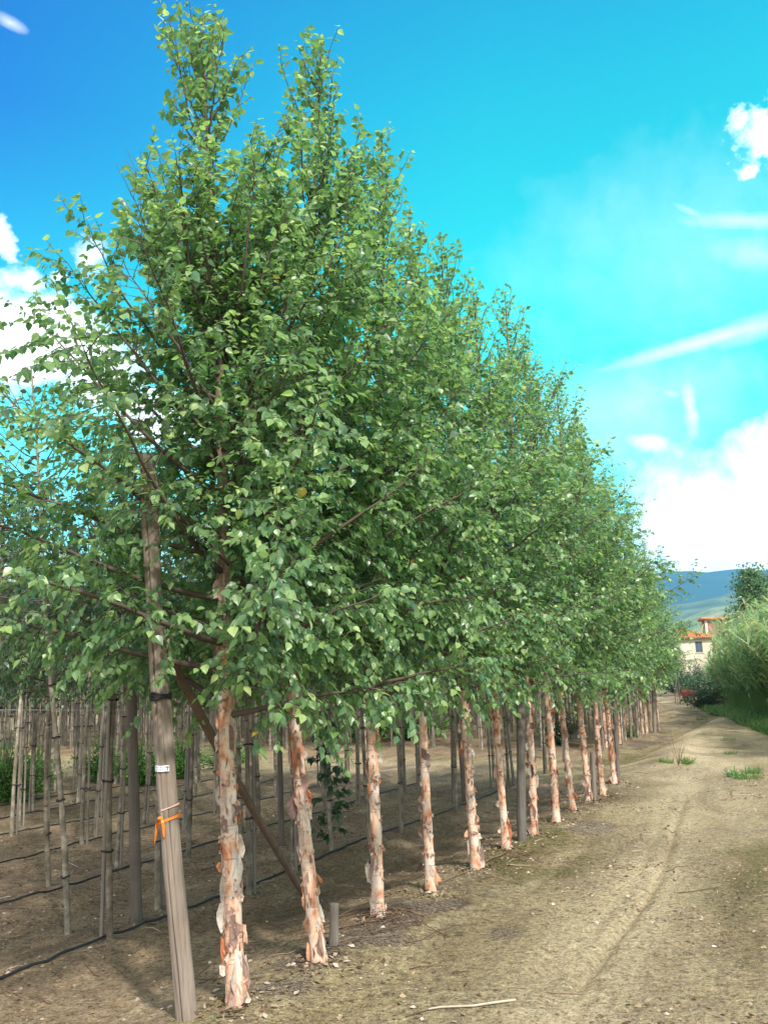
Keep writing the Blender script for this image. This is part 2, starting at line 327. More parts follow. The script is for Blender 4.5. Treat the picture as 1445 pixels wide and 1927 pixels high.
def m_fieldbark():
    m, t = mat('nursery_bark'); co = obco(t); oi = t.new('ShaderNodeObjectInfo').outputs['Random']
    co = t.new('ShaderNodeVectorMath', operation='ADD', ins={0: co, 1: t.new('ShaderNodeCombineXYZ', ins={2: t.math('MULTIPLY', oi, 40.0)}).outputs[0]}).outputs[0]
    n = t.noise(co, 9, 4, 0.65); c = t.ramp(n, [(0.3, (0.105, 0.093, 0.070)), (0.5, (0.20, 0.178, 0.14)), (0.64, (0.34, 0.31, 0.26)), (0.77, (0.50, 0.46, 0.41))])
    kn = t.maprange(t.noise(t.new('ShaderNodeMapping', ins={'Vector': co, 'Scale': (7, 7, 70)}).outputs[0], 1, 2), 0.63, 0.70)
    c = t.mix(kn, c, (0.07, 0.055, 0.045))
    c = t.mix(0.75, c, t.ramp(oi, [(0, (0.7, 0.62, 0.56)), (0.6, (1, 1, 1)), (1, (1.45, 1.42, 1.4))]), 'MULTIPLY')
    finish(t, c, 0.75, n, 0.4, 0.004); return m
M['fbark'] = m_fieldbark()
def m_plain(name, col, rough=0.6, var=0.15, sc=20, spec=0.3):
    m, t = mat(name); n = t.noise(obco(t), sc, 3)
    finish(t, t.mix(1.0, col, t.ramp(n, [(0.3, 1 - var), (0.7, 1 + var)]), 'MULTIPLY'), rough, n, 0.2, 0.002, spec); return m
M['tie'] = m_plain('black_tie', (0.022, 0.020, 0.022))
M['hose'] = m_plain('black_hose', (0.022, 0.022, 0.025), 0.45, spec=0.5)
M['wire'] = m_plain('galvanised_wire', (0.38, 0.38, 0.38), 0.45)
M['orange'] = m_plain('orange_tape', (0.82, 0.23, 0.035), 0.4, 0.1)
M['pink'] = m_plain('pink_tape', (0.80, 0.46, 0.40), 0.5, 0.1)
M['label_white'] = m_plain('label_white', (0.80, 0.82, 0.86), 0.4, 0.03)
M['ink'] = m_plain('label_ink', (0.10, 0.11, 0.14), 0.6)
M['deadtwig'] = m_plain('dead_twig', (0.17, 0.12, 0.085), 0.85, 0.4)
M['palestick'] = m_plain('pale_stick', (0.40, 0.34, 0.28), 0.8, 0.15)
M['shutter'] = m_plain('shutter_paint', (0.10, 0.14, 0.18), 0.6)
M['darkwood'] = m_plain('eave_wood', (0.10, 0.07, 0.05), 0.8)
M['glass'] = m_plain('window_glass', (0.03, 0.035, 0.04), 0.15)
def m_ground():
    m, t = mat('dirt_ground')
    co = t.new('ShaderNodeTexCoord').outputs['Object']
    a = t.new('ShaderNodeAttribute', attribute_name='mask').outputs['Color']
    sp = t.new('ShaderNodeSeparateColor', ins={0: a}); soil, moss, pale = sp.outputs[0], sp.outputs[1], sp.outputs[2]
    grn = t.new('ShaderNodeAttribute', attribute_name='green').outputs['Fac']
    u = t.new('ShaderNodeVectorMath', operation='DOT_PRODUCT', ins={0: co, 1: UD}).outputs['Value']
    v = t.new('ShaderNodeVectorMath', operation='DOT_PRODUCT', ins={0: co, 1: VD}).outputs['Value']
    st = t.new('ShaderNodeCombineXYZ', ins={0: t.math('MULTIPLY', u, 0.35), 1: v}).outputs[0]     # wheels smear the dirt along the lane
    n1 = t.noise(st, 2.2, 5, 0.65, 0.3); n2 = t.noise(co, 9, 5, 0.7, 0.3); n3 = t.noise(co, 45, 4, 0.75); n4 = t.noise(co, 150, 2, 0.6)
    sand = t.ramp(n1, [(0.3, (0.275, 0.212, 0.118)), (0.5, (0.400, 0.325, 0.190)), (0.7, (0.500, 0.425, 0.265))])
    sand = t.mix(t.maprange(n2, 0.42, 0.66, 0, 0.75), sand, (0.20, 0.152, 0.11))
    lit = t.new('ShaderNodeAttribute', attribute_name='litter').outputs['Fac']; n5 = t.noise(co, 24, 4, 0.75)
    patch = t.maprange(t.math('ADD', lit, t.math('MULTIPLY', t.math('SUBTRACT', n5, 0.5), 2.2)), 0.35, 0.75)
    sand = t.mix(t.math('MULTIPLY', patch, 0.8), sand, t.ramp(n3, [(0.35, (0.085, 0.062, 0.05)), (0.5, (0.19, 0.145, 0.12)), (0.65, (0.33, 0.27, 0.23))]))
    ms = t.math('MULTIPLY', t.maprange(t.math('ADD', moss, t.math('MULTIPLY', t.math('SUBTRACT', n5, 0.5), 1.8)), 0.3, 0.9), 0.85)
    sand = t.mix(ms, sand, t.mix(n3, (0.095, 0.088, 0.030), (0.27, 0.235, 0.105)))
    pl = t.math('MULTIPLY', pale, t.maprange(n2, 0.25, 0.55, 0.55, 1.0))
    sand = t.mix(pl, sand, t.mix(n2, (0.52, 0.42, 0.27), (0.66, 0.555, 0.38)))
    dk = t.mix(n2, (0.165, 0.118, 0.078), (0.46, 0.345, 0.225))
    dk = t.mix(t.maprange(n1, 0.5, 0.68, 0, 0.75), dk, (0.52, 0.40, 0.27))
    c = t.mix(soil, sand, dk)
    c = t.mix(t.math('MULTIPLY', grn, t.maprange(n2, 0.3, 0.55)), c, (0.09, 0.15, 0.04))
    c = t.mix(1.0, c, t.ramp(t.noise(st, 0.9, 6, 0.68, 0.5), [(0.36, (0.70, 0.68, 0.66)), (0.50, (0.97, 0.96, 0.94)), (0.64, (1.16, 1.15, 1.12))]), 'MULTIPLY')
    # crumbs, chips and small litter
    c = t.mix(1.0, c, t.ramp(n3, [(0.32, 0.36), (0.43, 0.82), (0.57, 1.10), (0.70, 1.6)]), 'MULTIPLY')
    vo = t.new('ShaderNodeTexVoronoi', ins={'Vector': co, 'Scale': 55.0}); ch = t.math('LESS_THAN', vo.outputs[0], 0.22)
    rn = t.new('ShaderNodeSeparateColor', ins={0: vo.outputs[1]})
    pick = t.math('MULTIPLY', ch, t.math('GREATER_THAN', t.math('ADD', rn.outputs[0], t.math('MULTIPLY', patch, 0.3)), 0.74))
    c = t.mix(t.math('MULTIPLY', pick, 0.8), c, t.ramp(rn.outputs[1], [(0, (0.08, 0.055, 0.04)), (0.55, (0.22, 0.15, 0.11)), (0.9, (0.40, 0.33, 0.28)), (1, (0.55, 0.49, 0.43))]))
    c = t.mix(1.0, c, t.ramp(t.noise(co, 20, 4, 0.7), [(0.34, 0.48), (0.45, 0.92), (0.58, 1.05), (0.70, 1.3)]), 'MULTIPLY')
    h = t.math('ADD', t.math('MULTIPLY', n2, 1.2), t.math('ADD', t.math('MULTIPLY', n3, 0.8), t.math('MULTIPLY', n4, 0.25)))
    h = t.math('ADD', h, t.math('MULTIPLY', pick, 0.3))
    finish(t, c, 0.95, h, 1.0, 0.05, 0.1); return m
M['ground'] = m_ground()
# ------------------------------------------------------------------ ground and hills
GRASS_EDGE = [tuple(plane(*p)[:2]) for p in [(1700, 1500), (1560, 1425), (1445, 1382), (1400, 1366), (1352, 1345), (1325, 1338)]]
B2V = 1.45
def build_ground():
    ang = [R(a) for a in np.arange(-34, 0, 0.2)] + [R(a) for a in np.arange(0, 27, 0.13)] + [R(a) for a in np.arange(27, 34.01, 0.3)]
    ang = [R(a) for a in np.arange(-180, -34, 4)] + ang + [R(a) for a in np.arange(38, 180, 4)]
    rad = [0.0001, 1.0, 2.0, 3.0, 3.8]; r = 4.3
    while r < 70: rad.append(r); r *= 1.0065
    while r < 4300: rad.append(r); r *= 1.12
    na, nr = len(ang), len(rad)
    V = np.zeros((nr, na, 3), np.float32); K = np.zeros((nr, na, 4), np.float32); G = np.zeros((nr, na), np.float32); K[..., 3] = 1; LT = np.zeros((nr, na), np.float32)
    for i, r in enumerate(rad):
        for j, a in enumerate(ang):
            x, y = r * math.sin(a), r * math.cos(a)
            u, v = uv(x, y)
            if r < 90:
                tr = poly_dist(x, y, RUT[0]) if (v < 0.2 and abs(a) < 0.6) else 9
                z = gz(x, y, tr)
                if v < 0.2 and abs(a) < 0.6: z -= 0.007 * math.exp(-(poly_dist(x, y, RUT[1]) / 0.04) ** 2)
                w = v + 0.14 * nz(x, y, 1.3, 2) + 0.05 * nz(x, y, 5, 4)
                if u > 10.6: w -= B2V * sstep(10.6, 12.5, u)
                soil = sstep(0.0, 0.22, w) * (1 - sstep(26, 28, u))
                if 10.8 < u < 16.8: soil *= 1 - 0.8 * min(sstep(10.8, 11.8, u + .3 * nz(x, y, .8, 1)), 1 - sstep(15.8, 16.8, u + .3 * nz(x, y, .8, 1)))
                pale = 0
                if v < 0.6:
                    d0 = poly_dist(x, y, TRK[0]) * (1 + 0.5 * nz(x, y, 0.9, 6)); d1 = poly_dist(x, y, TRK[1]); d2 = poly_dist(x, y, TRK[2]) * (1 + 0.6 * nz(x, y, 0.7, 8))
                    pale = max(0.95 * math.exp(-(d0 / (0.38 + 0.012 * r)) ** 2), 0.95 * math.exp(-(d1 / 0.9) ** 2), 0.75 * math.exp(-(d2 / 0.45) ** 2) * sstep(8, 13, r))
                if 11.3 < u < 14.5 and v > -0.5: pale = max(pale, 0.6 * math.exp(-((u - 12.6 + .3 * nz(x, y, .6, 4)) / .5) ** 2), 0.5 * math.exp(-((u - 14.0 + .3 * nz(x, y, .6, 4)) / .35) ** 2))
                mn = mnoise.noise(Vector((u * 0.30, v * 0.75, 4.2))) + 0.5 * mnoise.noise(Vector((u * 0.8, v * 1.9, 9.0))) + 0.25 * nz(x, y, 3.0, 12)
                moss = sstep(0.0, 0.42, mn + 0.12 * (v < -0.8) - 0.10 * (v > -0.8) - 0.08) * (1 - soil) * (1 - pale) * (1 - 0.7 * sstep(14, 30, r))
                ln = mnoise.noise(Vector((u * 0.28 + 7, v * 0.8, 1.2))) + 0.5 * mnoise.noise(Vector((u * 0.9, v * 2.1 + 5, 3.0))) + 0.3 * nz(x, y, 3.5, 15)
                LT[i, j] = sstep(0.02, 0.36, ln - 0.10 + 0.45 * sstep(-3.0, -4.2, v) * (r < 12)) * (1 - soil) * (1 - 0.8 * pale)
                g = 0
                if x > 0 and r > 14:
                    for (ax, ay), (bx, by) in zip(GRASS_EDGE, GRASS_EDGE[1:]):
                        if (bx - ax) * (y - ay) - (by - ay) * (x - ax) < 0 and y < 46 and ((y - by) * (y - ay) <= 0): g = 1
                if v > 0.5: g = max(g, 0.30 * sstep(0.2, 0.5, nz(x, y, 0.5, 21)))
                K[i, j, :3] = (soil, moss, pale); G[i, j] = g
            else:
                z = 0; K[i, j, :3] = (0.3, 0.4, 0.0); G[i, j] = 0.9
            V[i, j] = (x, y, z)
    i = np.arange(nr - 1)[:, None] * na; j = np.arange(na)[None]; j2 = (j + 1) % na
    f = np.stack([i + j, i + j2, i + na + j2, i + na + j], -1).reshape(-1, 4)[:, ::-1]
    g = Geo(); g.add(V.reshape(-1, 3), f); me = g.mesh('ground', M['ground'], True)
    ca = me.color_attributes.new('mask', 'FLOAT_COLOR', 'POINT'); ca.data.foreach_set('color', K.reshape(-1))
    la = me.attributes.new('litter', 'FLOAT', 'POINT'); la.data.foreach_set('value', LT.reshape(-1))
    ga = me.attributes.new('green', 'FLOAT', 'POINT'); ga.data.foreach_set('value', G.reshape(-1))
    o = put('ground', me); tag(o, 'sandy dirt lane and dark tilled soil between the tree rows', 'ground', kind='structure')
build_ground()
def m_hill(name, a, b, sc):
    m, t = mat(name); n = t.noise(t.new('ShaderNodeTexCoord').outputs['Object'], sc, 6, 0.7)
    finish(t, t.ramp(n, [(0.35, a), (0.65, b)]), 1.0, spec=0); return m
def hill(name, dist, depth, prof, m, label, seed):
    # prof: (pixel x, pixel y of the ridge) as seen from the lane
    g = Geo(); xs = np.linspace(-0.75, 0.95, 220); rows = 22; V = np.zeros((rows, len(xs), 3))
    dd = [pdir(*p) for p in prof]; px = np.array([d.x / d.y for d in dd]); py = np.array([d.z / d.y for d in dd])
    for j, tx in enumerate(xs):
        top = np.interp(tx, px, py) * dist + CAMZ
        for i in range(rows):
            t = i / (rows - 1); y = dist - depth + depth * 1.7 * t
            s = math.sin(min(1, t / 0.59) * math.pi / 2) ** 1.3 if t < 0.59 else math.cos((t - 0.59) / 0.41 * math.pi / 2)
            x = tx * dist * (1 + (t - .59) * .2)
            z = top * s * (1 + 0.25 * (1 - abs(2 * s - 1)) * nz(x, y, 3.0 / dist * 2, seed)) + top * 0.05 * nz(x, y, 14 / dist, seed) * s - 5 * (1 - s)
            V[i, j] = (x, y, z)
    i = np.arange(rows - 1)[:, None] * len(xs); j = np.arange(len(xs) - 1)[None]; n = len(xs)
    g.add(V.reshape(-1, 3), np.stack([i + j, i + j + 1, i + n + j + 1, i + n + j], -1).reshape(-1, 4))
    o = g.build('hills', m, smooth=True); tag(o, label, 'hills', kind='structure'); return o
hill('hills', 4400, 1600, [(-600, 1120), (700, 1100), (1250, 1080), (1290, 1082), (1310, 1086), (1345, 1082), (1380, 1078), (1400, 1083), (1445, 1078), (1700, 1050), (2300, 1090)], m_hill('far_hill', (0.020, 0.045, 0.03), (0.05, 0.08, 0.04), 0.003), 'highest blue hills along the horizon', 3)
hill('hills', 2500, 900, [(-600, 1190), (1200, 1160), (1250, 1140), (1290, 1136), (1350, 1122), (1385, 1114), (1445, 1106), (1700, 1100), (2300, 1140)], m_hill('mid_hill', (0.05, 0.09, 0.04), (0.16, 0.20, 0.10), 0.012), 'middle blue-green hill slope in front of the highest hills', 7)
hill('hills', 1500, 700, [(-600, 1210), (1200, 1195), (1280, 1166), (1330, 1147), (1400, 1136), (1445, 1130), (1700, 1150), (2300, 1190)], m_hill('near_hill', (0.09, 0.14, 0.06), (0.27, 0.31, 0.18), 0.03), 'nearest pale green hillside above the farmhouse roof', 12)

# ------------------------------------------------------------------ birches with peeling bark
def flake_patch(g, ax, z, phi, w, h, curl, rng, rt, lift=0.0, direction=1):
    """a sheet of bark fixed along one edge and curling away from the stem"""
    nu, nv = 5, 5; vs_ = []; sh = rng.uniform(-.5, .5) * h; w0 = w
    for j in range(nv):
        tj = j / (nv - 1); w = w0 * (0.35 + 0.75 * math.sin(math.pi * (0.12 + 0.76 * tj)) ** 0.8) * rng.uniform(.75, 1.2)
        zz = z + h * (tj - 0.5) + rng.uniform(-.006, .006)
        cx, cy, r = ax(zz); r += 0.0022
        for i in range(nu):
            s = i / (nu - 1); ww = w * (1 + rng.uniform(-.12, .12) * (s > 0.6))
            a = phi + direction * min(s, .35) * ww / r
            rad = r + max(0, s - .2) ** 1.6 * ww * curl
            if s > .35: a += direction * (s - .35) * ww * max(0.10, 1 - curl * .8) / r
            ze = zz + (rng.uniform(-.006, .006) if s > .7 else 0) - lift * s * h + sh * s
            vs_.append((cx + rad * math.cos(a), cy + rad * math.sin(a), max(0.006, ze)))
    f = [(j * nu + i, j * nu + i + 1, (j + 1) * nu + i + 1, (j + 1) * nu + i) for j in range(nv - 1) for i in range(nu - 1)]
    if direction < 0: f = [q[::-1] for q in f]
    g.add(vs_, f, 1, rng.random())
def make_trunk(seed, H, lean=(0, 0), top=(0, 0), bow=0.02, r0=0.06, nflake=110):
    rng = random.Random(seed); g = Geo(); ph = [rng.uniform(0, 6.28) for _ in range(6)]
    def cen(z):
        t = z / H
        k = bow * (math.sin(z * 1.3 + ph[0]) - math.sin(ph[0])); k2 = bow * (math.sin(z * 1.1 + ph[1]) - math.sin(ph[1]))
        zc = 1.9; w = min(z, zc); q = max(0.0, z - zc) / (H - zc); e = 1 - (1 - q) ** 2; l = H - zc
        ln = lambda c: lean[c] * w + (lean[c] * zc - top[c]) * 0 + (top[c] - lean[c] * zc) * (q * q * (3 - 2 * q)) + lean[c] * l * q * (1 - q) ** 2
        return ln(0) + k, ln(1) + k2
    def rad(z):
        t = max(0, min(1, z / H)); return r0 * ((1 - t) ** 0.75 * 0.92 + 0.03) + 0.014 * math.exp(-max(z, 0) / 0.07)
    zs = np.concatenate([np.arange(-0.08, 2.6, 0.035), np.linspace(2.65, H * 0.985, 50)])
    pts = [(*cen(z), z) for z in zs]; n = 18
    wob = np.array([[1 + 0.10 * mnoise.noise(Vector((math.cos(a) * 1.4 + seed, math.sin(a) * 1.4, z * 6))) + 0.05 * mnoise.noise(Vector((math.cos(a) * 3 + seed, math.sin(a) * 3, z * 22))) for a in np.arange(n) * 2 * math.pi / n] for z in zs])
    tube(g, pts, [rad(z) for z in zs], n, 0, 0.5, True, wob)
    def ax(z): return (*cen(z), rad(z))
    for k in range(nflake):
        z = 0.03 + 2.5 * rng.random() ** 1.15; phi = rng.uniform(0, 6.28); big = rng.random() < 0.35
        w = rng.uniform(0.028, 0.055) if big else rng.uniform(0.010, 0.028); h = rng.uniform(0.04, 0.15) if big else rng.uniform(0.015, 0.06)
        flake_patch(g, ax, z, phi, w, h, rng.choice([0.3, 0.55, 0.8, 1.0, 1.2]), rng, None, rng.uniform(-.1, .35), rng.choice([-1, 1]))
    for k in range(int(nflake * 0.3)):            # torn rims that ring the stem
        z = rng.uniform(0.08, 2.4); phi = rng.uniform(0, 6.28)
        for q in range(rng.randint(2, 5)):
            flake_patch(g, ax, z + rng.uniform(-.008, .008), phi + q * 0.3, 0.022, 0.012, rng.choice([0.5, 0.9]), rng, None, 0, 1)
    return g.mesh('trunk', [M['bark'], M['flake']], {0}), cen, rad
def make_crown(seed, H, env, clear, nprim, lsize, cen, rad, step=0.062, lstep=0.0195, tmpl=LEAF8, leafm='leaf', droop=0.22, up=(0.4, 2.3), azb=None, top_sec=34, density=1.0, skip=None, thin=None):
    rng = random.Random(seed); nr = np.random.default_rng(seed); g = Geo()
    ez = [e[0] for e in env]; er = [e[1] for e in env]
    E = lambda z: float(np.interp(z, ez, er))
    LP, LA, LN, LS, LV = [], [], [], [], []
    def twig(p0, d, L, r, low, tipness, sub=True):
        n = 5; pts = []; p = np.array(p0, float); d = np.array(d, float)
        for i in range(n):
            pts.append(p.copy()); d = d + np.array([rng.uniform(-.16, .16), rng.uniform(-.16, .16), rng.uniform(-.10, .10) - low * droop * 0.9 + (1 - low) * 0.10]); d /= np.linalg.norm(d); p = p + d * L / (n - 1)
        pts = np.array(pts); tube(g, pts, np.linspace(r, 0.0011, n), 3, 1, 0.5)
        m = max(2, int(L / lstep * density)); s = np.linspace(0.12, 1.0, m) * (n - 1); i0 = np.minimum(s.astype(int), n - 2); fr = (s - i0)[:, None]
        q = pts[i0] * (1 - fr) + pts[i0 + 1] * fr; tg = unit(pts[i0 + 1] - pts[i0])
        sd_ = unit(np.cross(tg, np.array([0, 0, 1.0])) + 1e-4) * np.where(np.arange(m) % 2, 1, -1)[:, None]
        rd = nr.normal(0, 0.38, (m, 3))
        a = sd_ * 0.75 + tg * 0.55 + rd; a[:, 2] -= 0.45 + 0.35 * low
        LP.append(q + unit(a) * 0.008); LA.append(a)
        out = np.array([p0[0], p0[1], 0]) / (math.hypot(p0[0], p0[1]) + .1)
        LN.append(np.array([0, 0, 1.0]) * 0.9 + out * 0.55 + nr.normal(0, 0.45, (m, 3)))
        LS.append(lsize * nr.uniform(0.45, 1.25, m)); v = nr.normal(0.42, 0.17, m) + 0.16 * (s / (n - 1) > 0.8) + 0.10 * tipness
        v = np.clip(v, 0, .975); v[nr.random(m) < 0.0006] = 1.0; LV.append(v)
    for i in range(nprim):
        f = (i + rng.random() * .6) / nprim; h0 = clear + (H - clear - 0.35) * f ** 0.92
        if skip and skip[0] < h0 < skip[1]: h0 = skip[0] - .8 + rng.random() * .7
        az = (i * 2.39996 + rng.uniform(-.35, .35)); rf = rng.uniform(0.70, 1.04) if rng.random() < .84 else rng.uniform(1.04, 1.18)
        k = (up[0] + (up[1] - up[0]) * f ** 1.2) * rng.uniform(0.75, 1.3); out = 0.5
        for _ in range(8): out = 0.5 * out + 0.5 * E(min(h0 + out * k, H + 0.1)) * rf
        if azb: out *= azb(az, h0)
        out = max(out, 0.08); rise = out * k; low = max(0.0, 1 - f * 1.7); cx, cy = cen(h0); n = 10; pts = []
        for j in range(n):
            s = j / (n - 1); aa = az + 0.25 * s * math.sin(i * 1.7); rr = out * s ** 0.92
            pts.append((cx + rr * math.cos(aa) + rng.uniform(-.015, .015) * s, cy + rr * math.sin(aa) + rng.uniform(-.015, .015) * s, h0 + rise * s ** 1.35 - low * 0.22 * out * s ** 2.6 + rng.uniform(-.015, .015) * s))
        pts = np.array(pts); L = float(np.linalg.norm(np.diff(pts, axis=0), axis=1).sum())
        tube(g, pts, np.linspace(min(rad(h0) * 0.55, 0.008 + 0.011 * L), 0.0022, n), 5, 1, 0.5)
        ns = max(3, int(L / (step * (0.78 if low > 0.3 else 1.0 if f < .72 else 1.35))))
        for q in range(ns):
            s = ((0.16 if f < .5 else 0.30) + (0.84 if f < .5 else 0.70) * (q + rng.random()) / ns) * (n - 1); i0 = min(int(s), n - 2); p = pts[i0] + (pts[i0 + 1] - pts[i0]) * (s - i0)
            tg = unit(pts[i0 + 1] - pts[i0]); pr = np.array([rng.gauss(0, 1), rng.gauss(0, 1), rng.gauss(0, .8)]); pr -= tg * pr.dot(tg); pr = unit(pr)
            sn = s / (n - 1); Ls = (0.13 + 0.26 * min(1, out)) * rng.uniform(0.6, 1.35) * (1.15 - 0.55 * sn) * (min(1.0, max(.35, 2.3 * out)) if f > .7 else 1)
            twig(p, tg * 0.55 + pr * 0.8 + np.array([0, 0, 0.25 - 0.35 * low]), Ls, 0.0032, low, sn)
        twig(pts[-1], pts[-1] - pts[-2], (0.16 + 0.08 * rng.random()) * min(1.0, .45 + out), 0.003, low * .5, 1)
    for q in range(top_sec):                          # the leader and its short side shoots
        z = H - 1.5 * (q / top_sec) ** 1.1; cx, cy = cen(min(z, H * .985)); az = q * 2.4
        Ls = max(0.03, min(0.26, E(z) * 0.8 * min(1, (H - z) / .5 + .15))) * rng.uniform(.7, 1.2)
        twig((cx, cy, min(z, H * .985)), (math.cos(az) * .6, math.sin(az) * .6, 0.9), Ls, 0.002, 0, 1)
    LP, LA, LN, LS, LV = [np.concatenate(q) for q in (LP, LA, LN, LS, LV)]
    if thin: k_ = thin(LP) | (nr.random(len(LP)) < .10); LP, LA, LN, LS, LV = LP[k_], LA[k_], LN[k_], LS[k_], LV[k_]
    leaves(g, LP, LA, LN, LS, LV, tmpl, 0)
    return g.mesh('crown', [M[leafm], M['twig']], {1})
NLEAF = []
ENV_A = [(1.2, .50), (1.7, 1.02), (2.3, 1.45), (3.0, 1.30), (3.7, 1.04), (4.3, .92), (4.75, .70), (4.98, .30), (5.15, .38), (5.5, .50), (5.85, .42), (6.15, .22), (6.5, .04)]
ENV_B = [(1.2, .6), (1.7, 1.1), (2.4, 1.45), (3.4, 1.38), (4.4, 1.12), (5.0, .84), (5.4, .58), (5.7, .34), (6.1, .26), (6.5, .20), (6.8, .06)]
ENV_C = [(1.2, .6), (1.7, 1.1), (2.4, 1.42), (3.4, 1.30), (4.2, 1.04), (4.8, .72), (5.2, .42), (5.6, .26), (6.2, .20), (6.7, .05)]
# (base pixel x, base pixel y, pixel x of the stem at pixel row y1, pixel row y1, crown top pixel y, build, label detail)
ROW = [
 (445, 1888, 430, 1350, 388, 14, 'nearest, thickest peeling-bark birch, beside the leaning post with the orange ribbon'),
 (600, 1808, 566, 1370, 610, 60, 'peeling-bark birch between the brown diagonal log and the short cut stump'),
 (712, 1725, 703, 1330, 722, 240, 'peeling-bark birch just right of the short cut stump, third tree of the front row'),
 (811, 1677, 805, 1350, 820, 400, 'peeling-bark birch fourth from the near end of the front row, right of the stump tree'),
 (896, 1635, 880, 1330, 878, 440, 'peeling-bark birch fifth from the near end of the front row'),
 (952, 1598, 935, 1260, 942, 496, 'smooth pale orange birch immediately left of the round grey post'),
 (1005, 1570, 990, 1260, 1022, 560, 'peeling-bark birch standing right behind the round grey post'),
 (1046, 1546, 1027, 1270, 1050, 615, 'peeling-bark birch second to the right of the round grey post'),
 (1078, 1525, 1070, 1290, 1086, 668, 'peeling-bark birch third to the right of the round grey post'),
 (1108, 1508, 1098, 1310, 1112, 715, 'peeling-bark birch just left of the short leaning blue-grey post'),
 (1134, 1497, 1122, 1300, 1142, 752, 'peeling-bark birch just right of the short leaning blue-grey post'),
 (1156, 1475, 1150, 1300, 1172, 792, 'dark orange birch ending the near block, against the thin grey end post'),
 (1142, 1407, 1142, 1300, 0, 0, 'white flaking birch seen between the last two trunks of the near block'),
 (1167, 1400, 1163, 1300, 0, 0, 'first birch beyond the gap in the row, left one of a close pair'),
 (1176, 1396, 1172, 1300, 0, 0, 'second birch beyond the gap in the row, right one of a close pair'),
 (1198, 1383, 1194, 1300, 0, 0, 'peeling birch of the far block just right of the close pair'),
 (1209, 1382, 1205, 1300, 0, 0, 'orange birch of the far block, fourth from its near end'),
 (1217, 1380, 1214, 1300, 0, 0, 'birch of the far block with a green sprig against its trunk'),
 (1226, 1377, 1224, 1300, 0, 0, 'birch of the far block just left of the pale grey post'),
 (1240, 1373, 1238, 1300, 0, 0, 'last birch at the bend, right of the pale grey post'),
]
def place_birch(k, t, base, label):
    t.location = base; t['label'] = label; t['category'] = 'birch tree'; t['group'] = 'peeling-bark birches along the lane'
def thin_front(tb):
    # most leaves between the camera and the post are removed so it shows
    pb, pt = P(351, 1918), Q(277, 857, P(351, 1918).y)
    def f(L):
        w = L + np.array([tb.x, tb.y, tb.z]); s = (w[:, 2] - pb.z) / (pt.z - pb.z); ax_ = pb.x + (pt.x - pb.x) * s; k = w[:, 1] / pb.y
        return ~((np.abs(w[:, 0] - ax_ * k) < .085) & (w[:, 1] < pb.y) & (w[:, 2] > 2.25))
    return f
protos = []
def env_scaled(env, H): s = H / env[-1][0]; return [(z * (s if z > 2.4 else 1) if z > 2.4 else z, r) for z, r in env]
for k, (bx, by, x1, y1, tx, ty, label) in enumerate(ROW):
    b = P(bx, by); q = Q(x1, y1, b.y); lx = (q.x - b.x) / (q.z - b.z)
    T = Q(tx, ty, b.y) if ty else Vector((b.x, b.y, 6.2 + 0.35 * math.sin(k * 3.1)))
    H = T.z - b.z + 0.02; topx = T.x - b.x
    if k < 3:
        env = [ENV_A, ENV_B, ENV_C][k]; s = H / env[-1][0]; env = [(z if z < 2.4 else 2.4 + (z - 2.4) * (H - 2.4) / (env[-1][0] - 2.4), r) for z, r in env]
        me, cen, rad = make_trunk(11 + k, H, (lx, [0.02, 0.0, 0.01][k]), (topx, 0), [0.015, 0.03, 0.02][k], [0.053, 0.047, 0.046][k], [230, 170, 140][k])
        azb = (lambda az, h: 1.0 + (0.28 if h < 2.6 else 0.1) * max(0, math.cos(az - 3.5))) if k == 0 else None
        t = empty('birch_tree', b); put('trunk', me, t)
        put('crown', make_crown(31 + k, H, env, [1.48, 1.5, 1.5][k], [94, 84, 74][k], 0.048, cen, rad, azb=azb, step=0.052, skip=[(4.35, 5.0), (5.1, 5.5), None][k], thin=thin_front(b) if k == 0 else None), t)
        place_birch(k, t, b, label)
    else:
        if len(protos) < 5:
            lod = len(protos) >= 2
            env = [ENV_C, ENV_B, ENV_C, ENV_B, ENV_C][len(protos)]; HH = 6.6; env = [(z if z < 2.4 else 2.4 + (z - 2.4) * (HH - 2.4) / (env[-1][0] - 2.4), r * (0.92 + 0.05 * len(protos) % 2)) for z, r in env]
            me, cen, rad = make_trunk(60 + k, HH, (0, 0), (0, 0), 0.022, 0.043, 120)
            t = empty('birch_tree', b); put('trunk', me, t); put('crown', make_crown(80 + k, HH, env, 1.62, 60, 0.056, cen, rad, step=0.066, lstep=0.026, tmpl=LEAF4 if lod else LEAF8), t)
            protos.append(t)
        else:
            t = dup(protos[(k * 3) % 5]); t.rotation_euler = (0, 0, k * 1.9 % 6.28)
        place_birch(k, t, b, label)
        t.rotation_euler = (0, math.atan(lx) * 0.6, t.rotation_euler.z)
        w_ = 0.96 + 0.12 * ((k * 37) % 5) / 4
        t.scale = (w_, w_, H / 6.6 * (1 + .025 * math.sin(k * 2.3))) if k < 12 else (1.05, 1.05, H / 6.6)
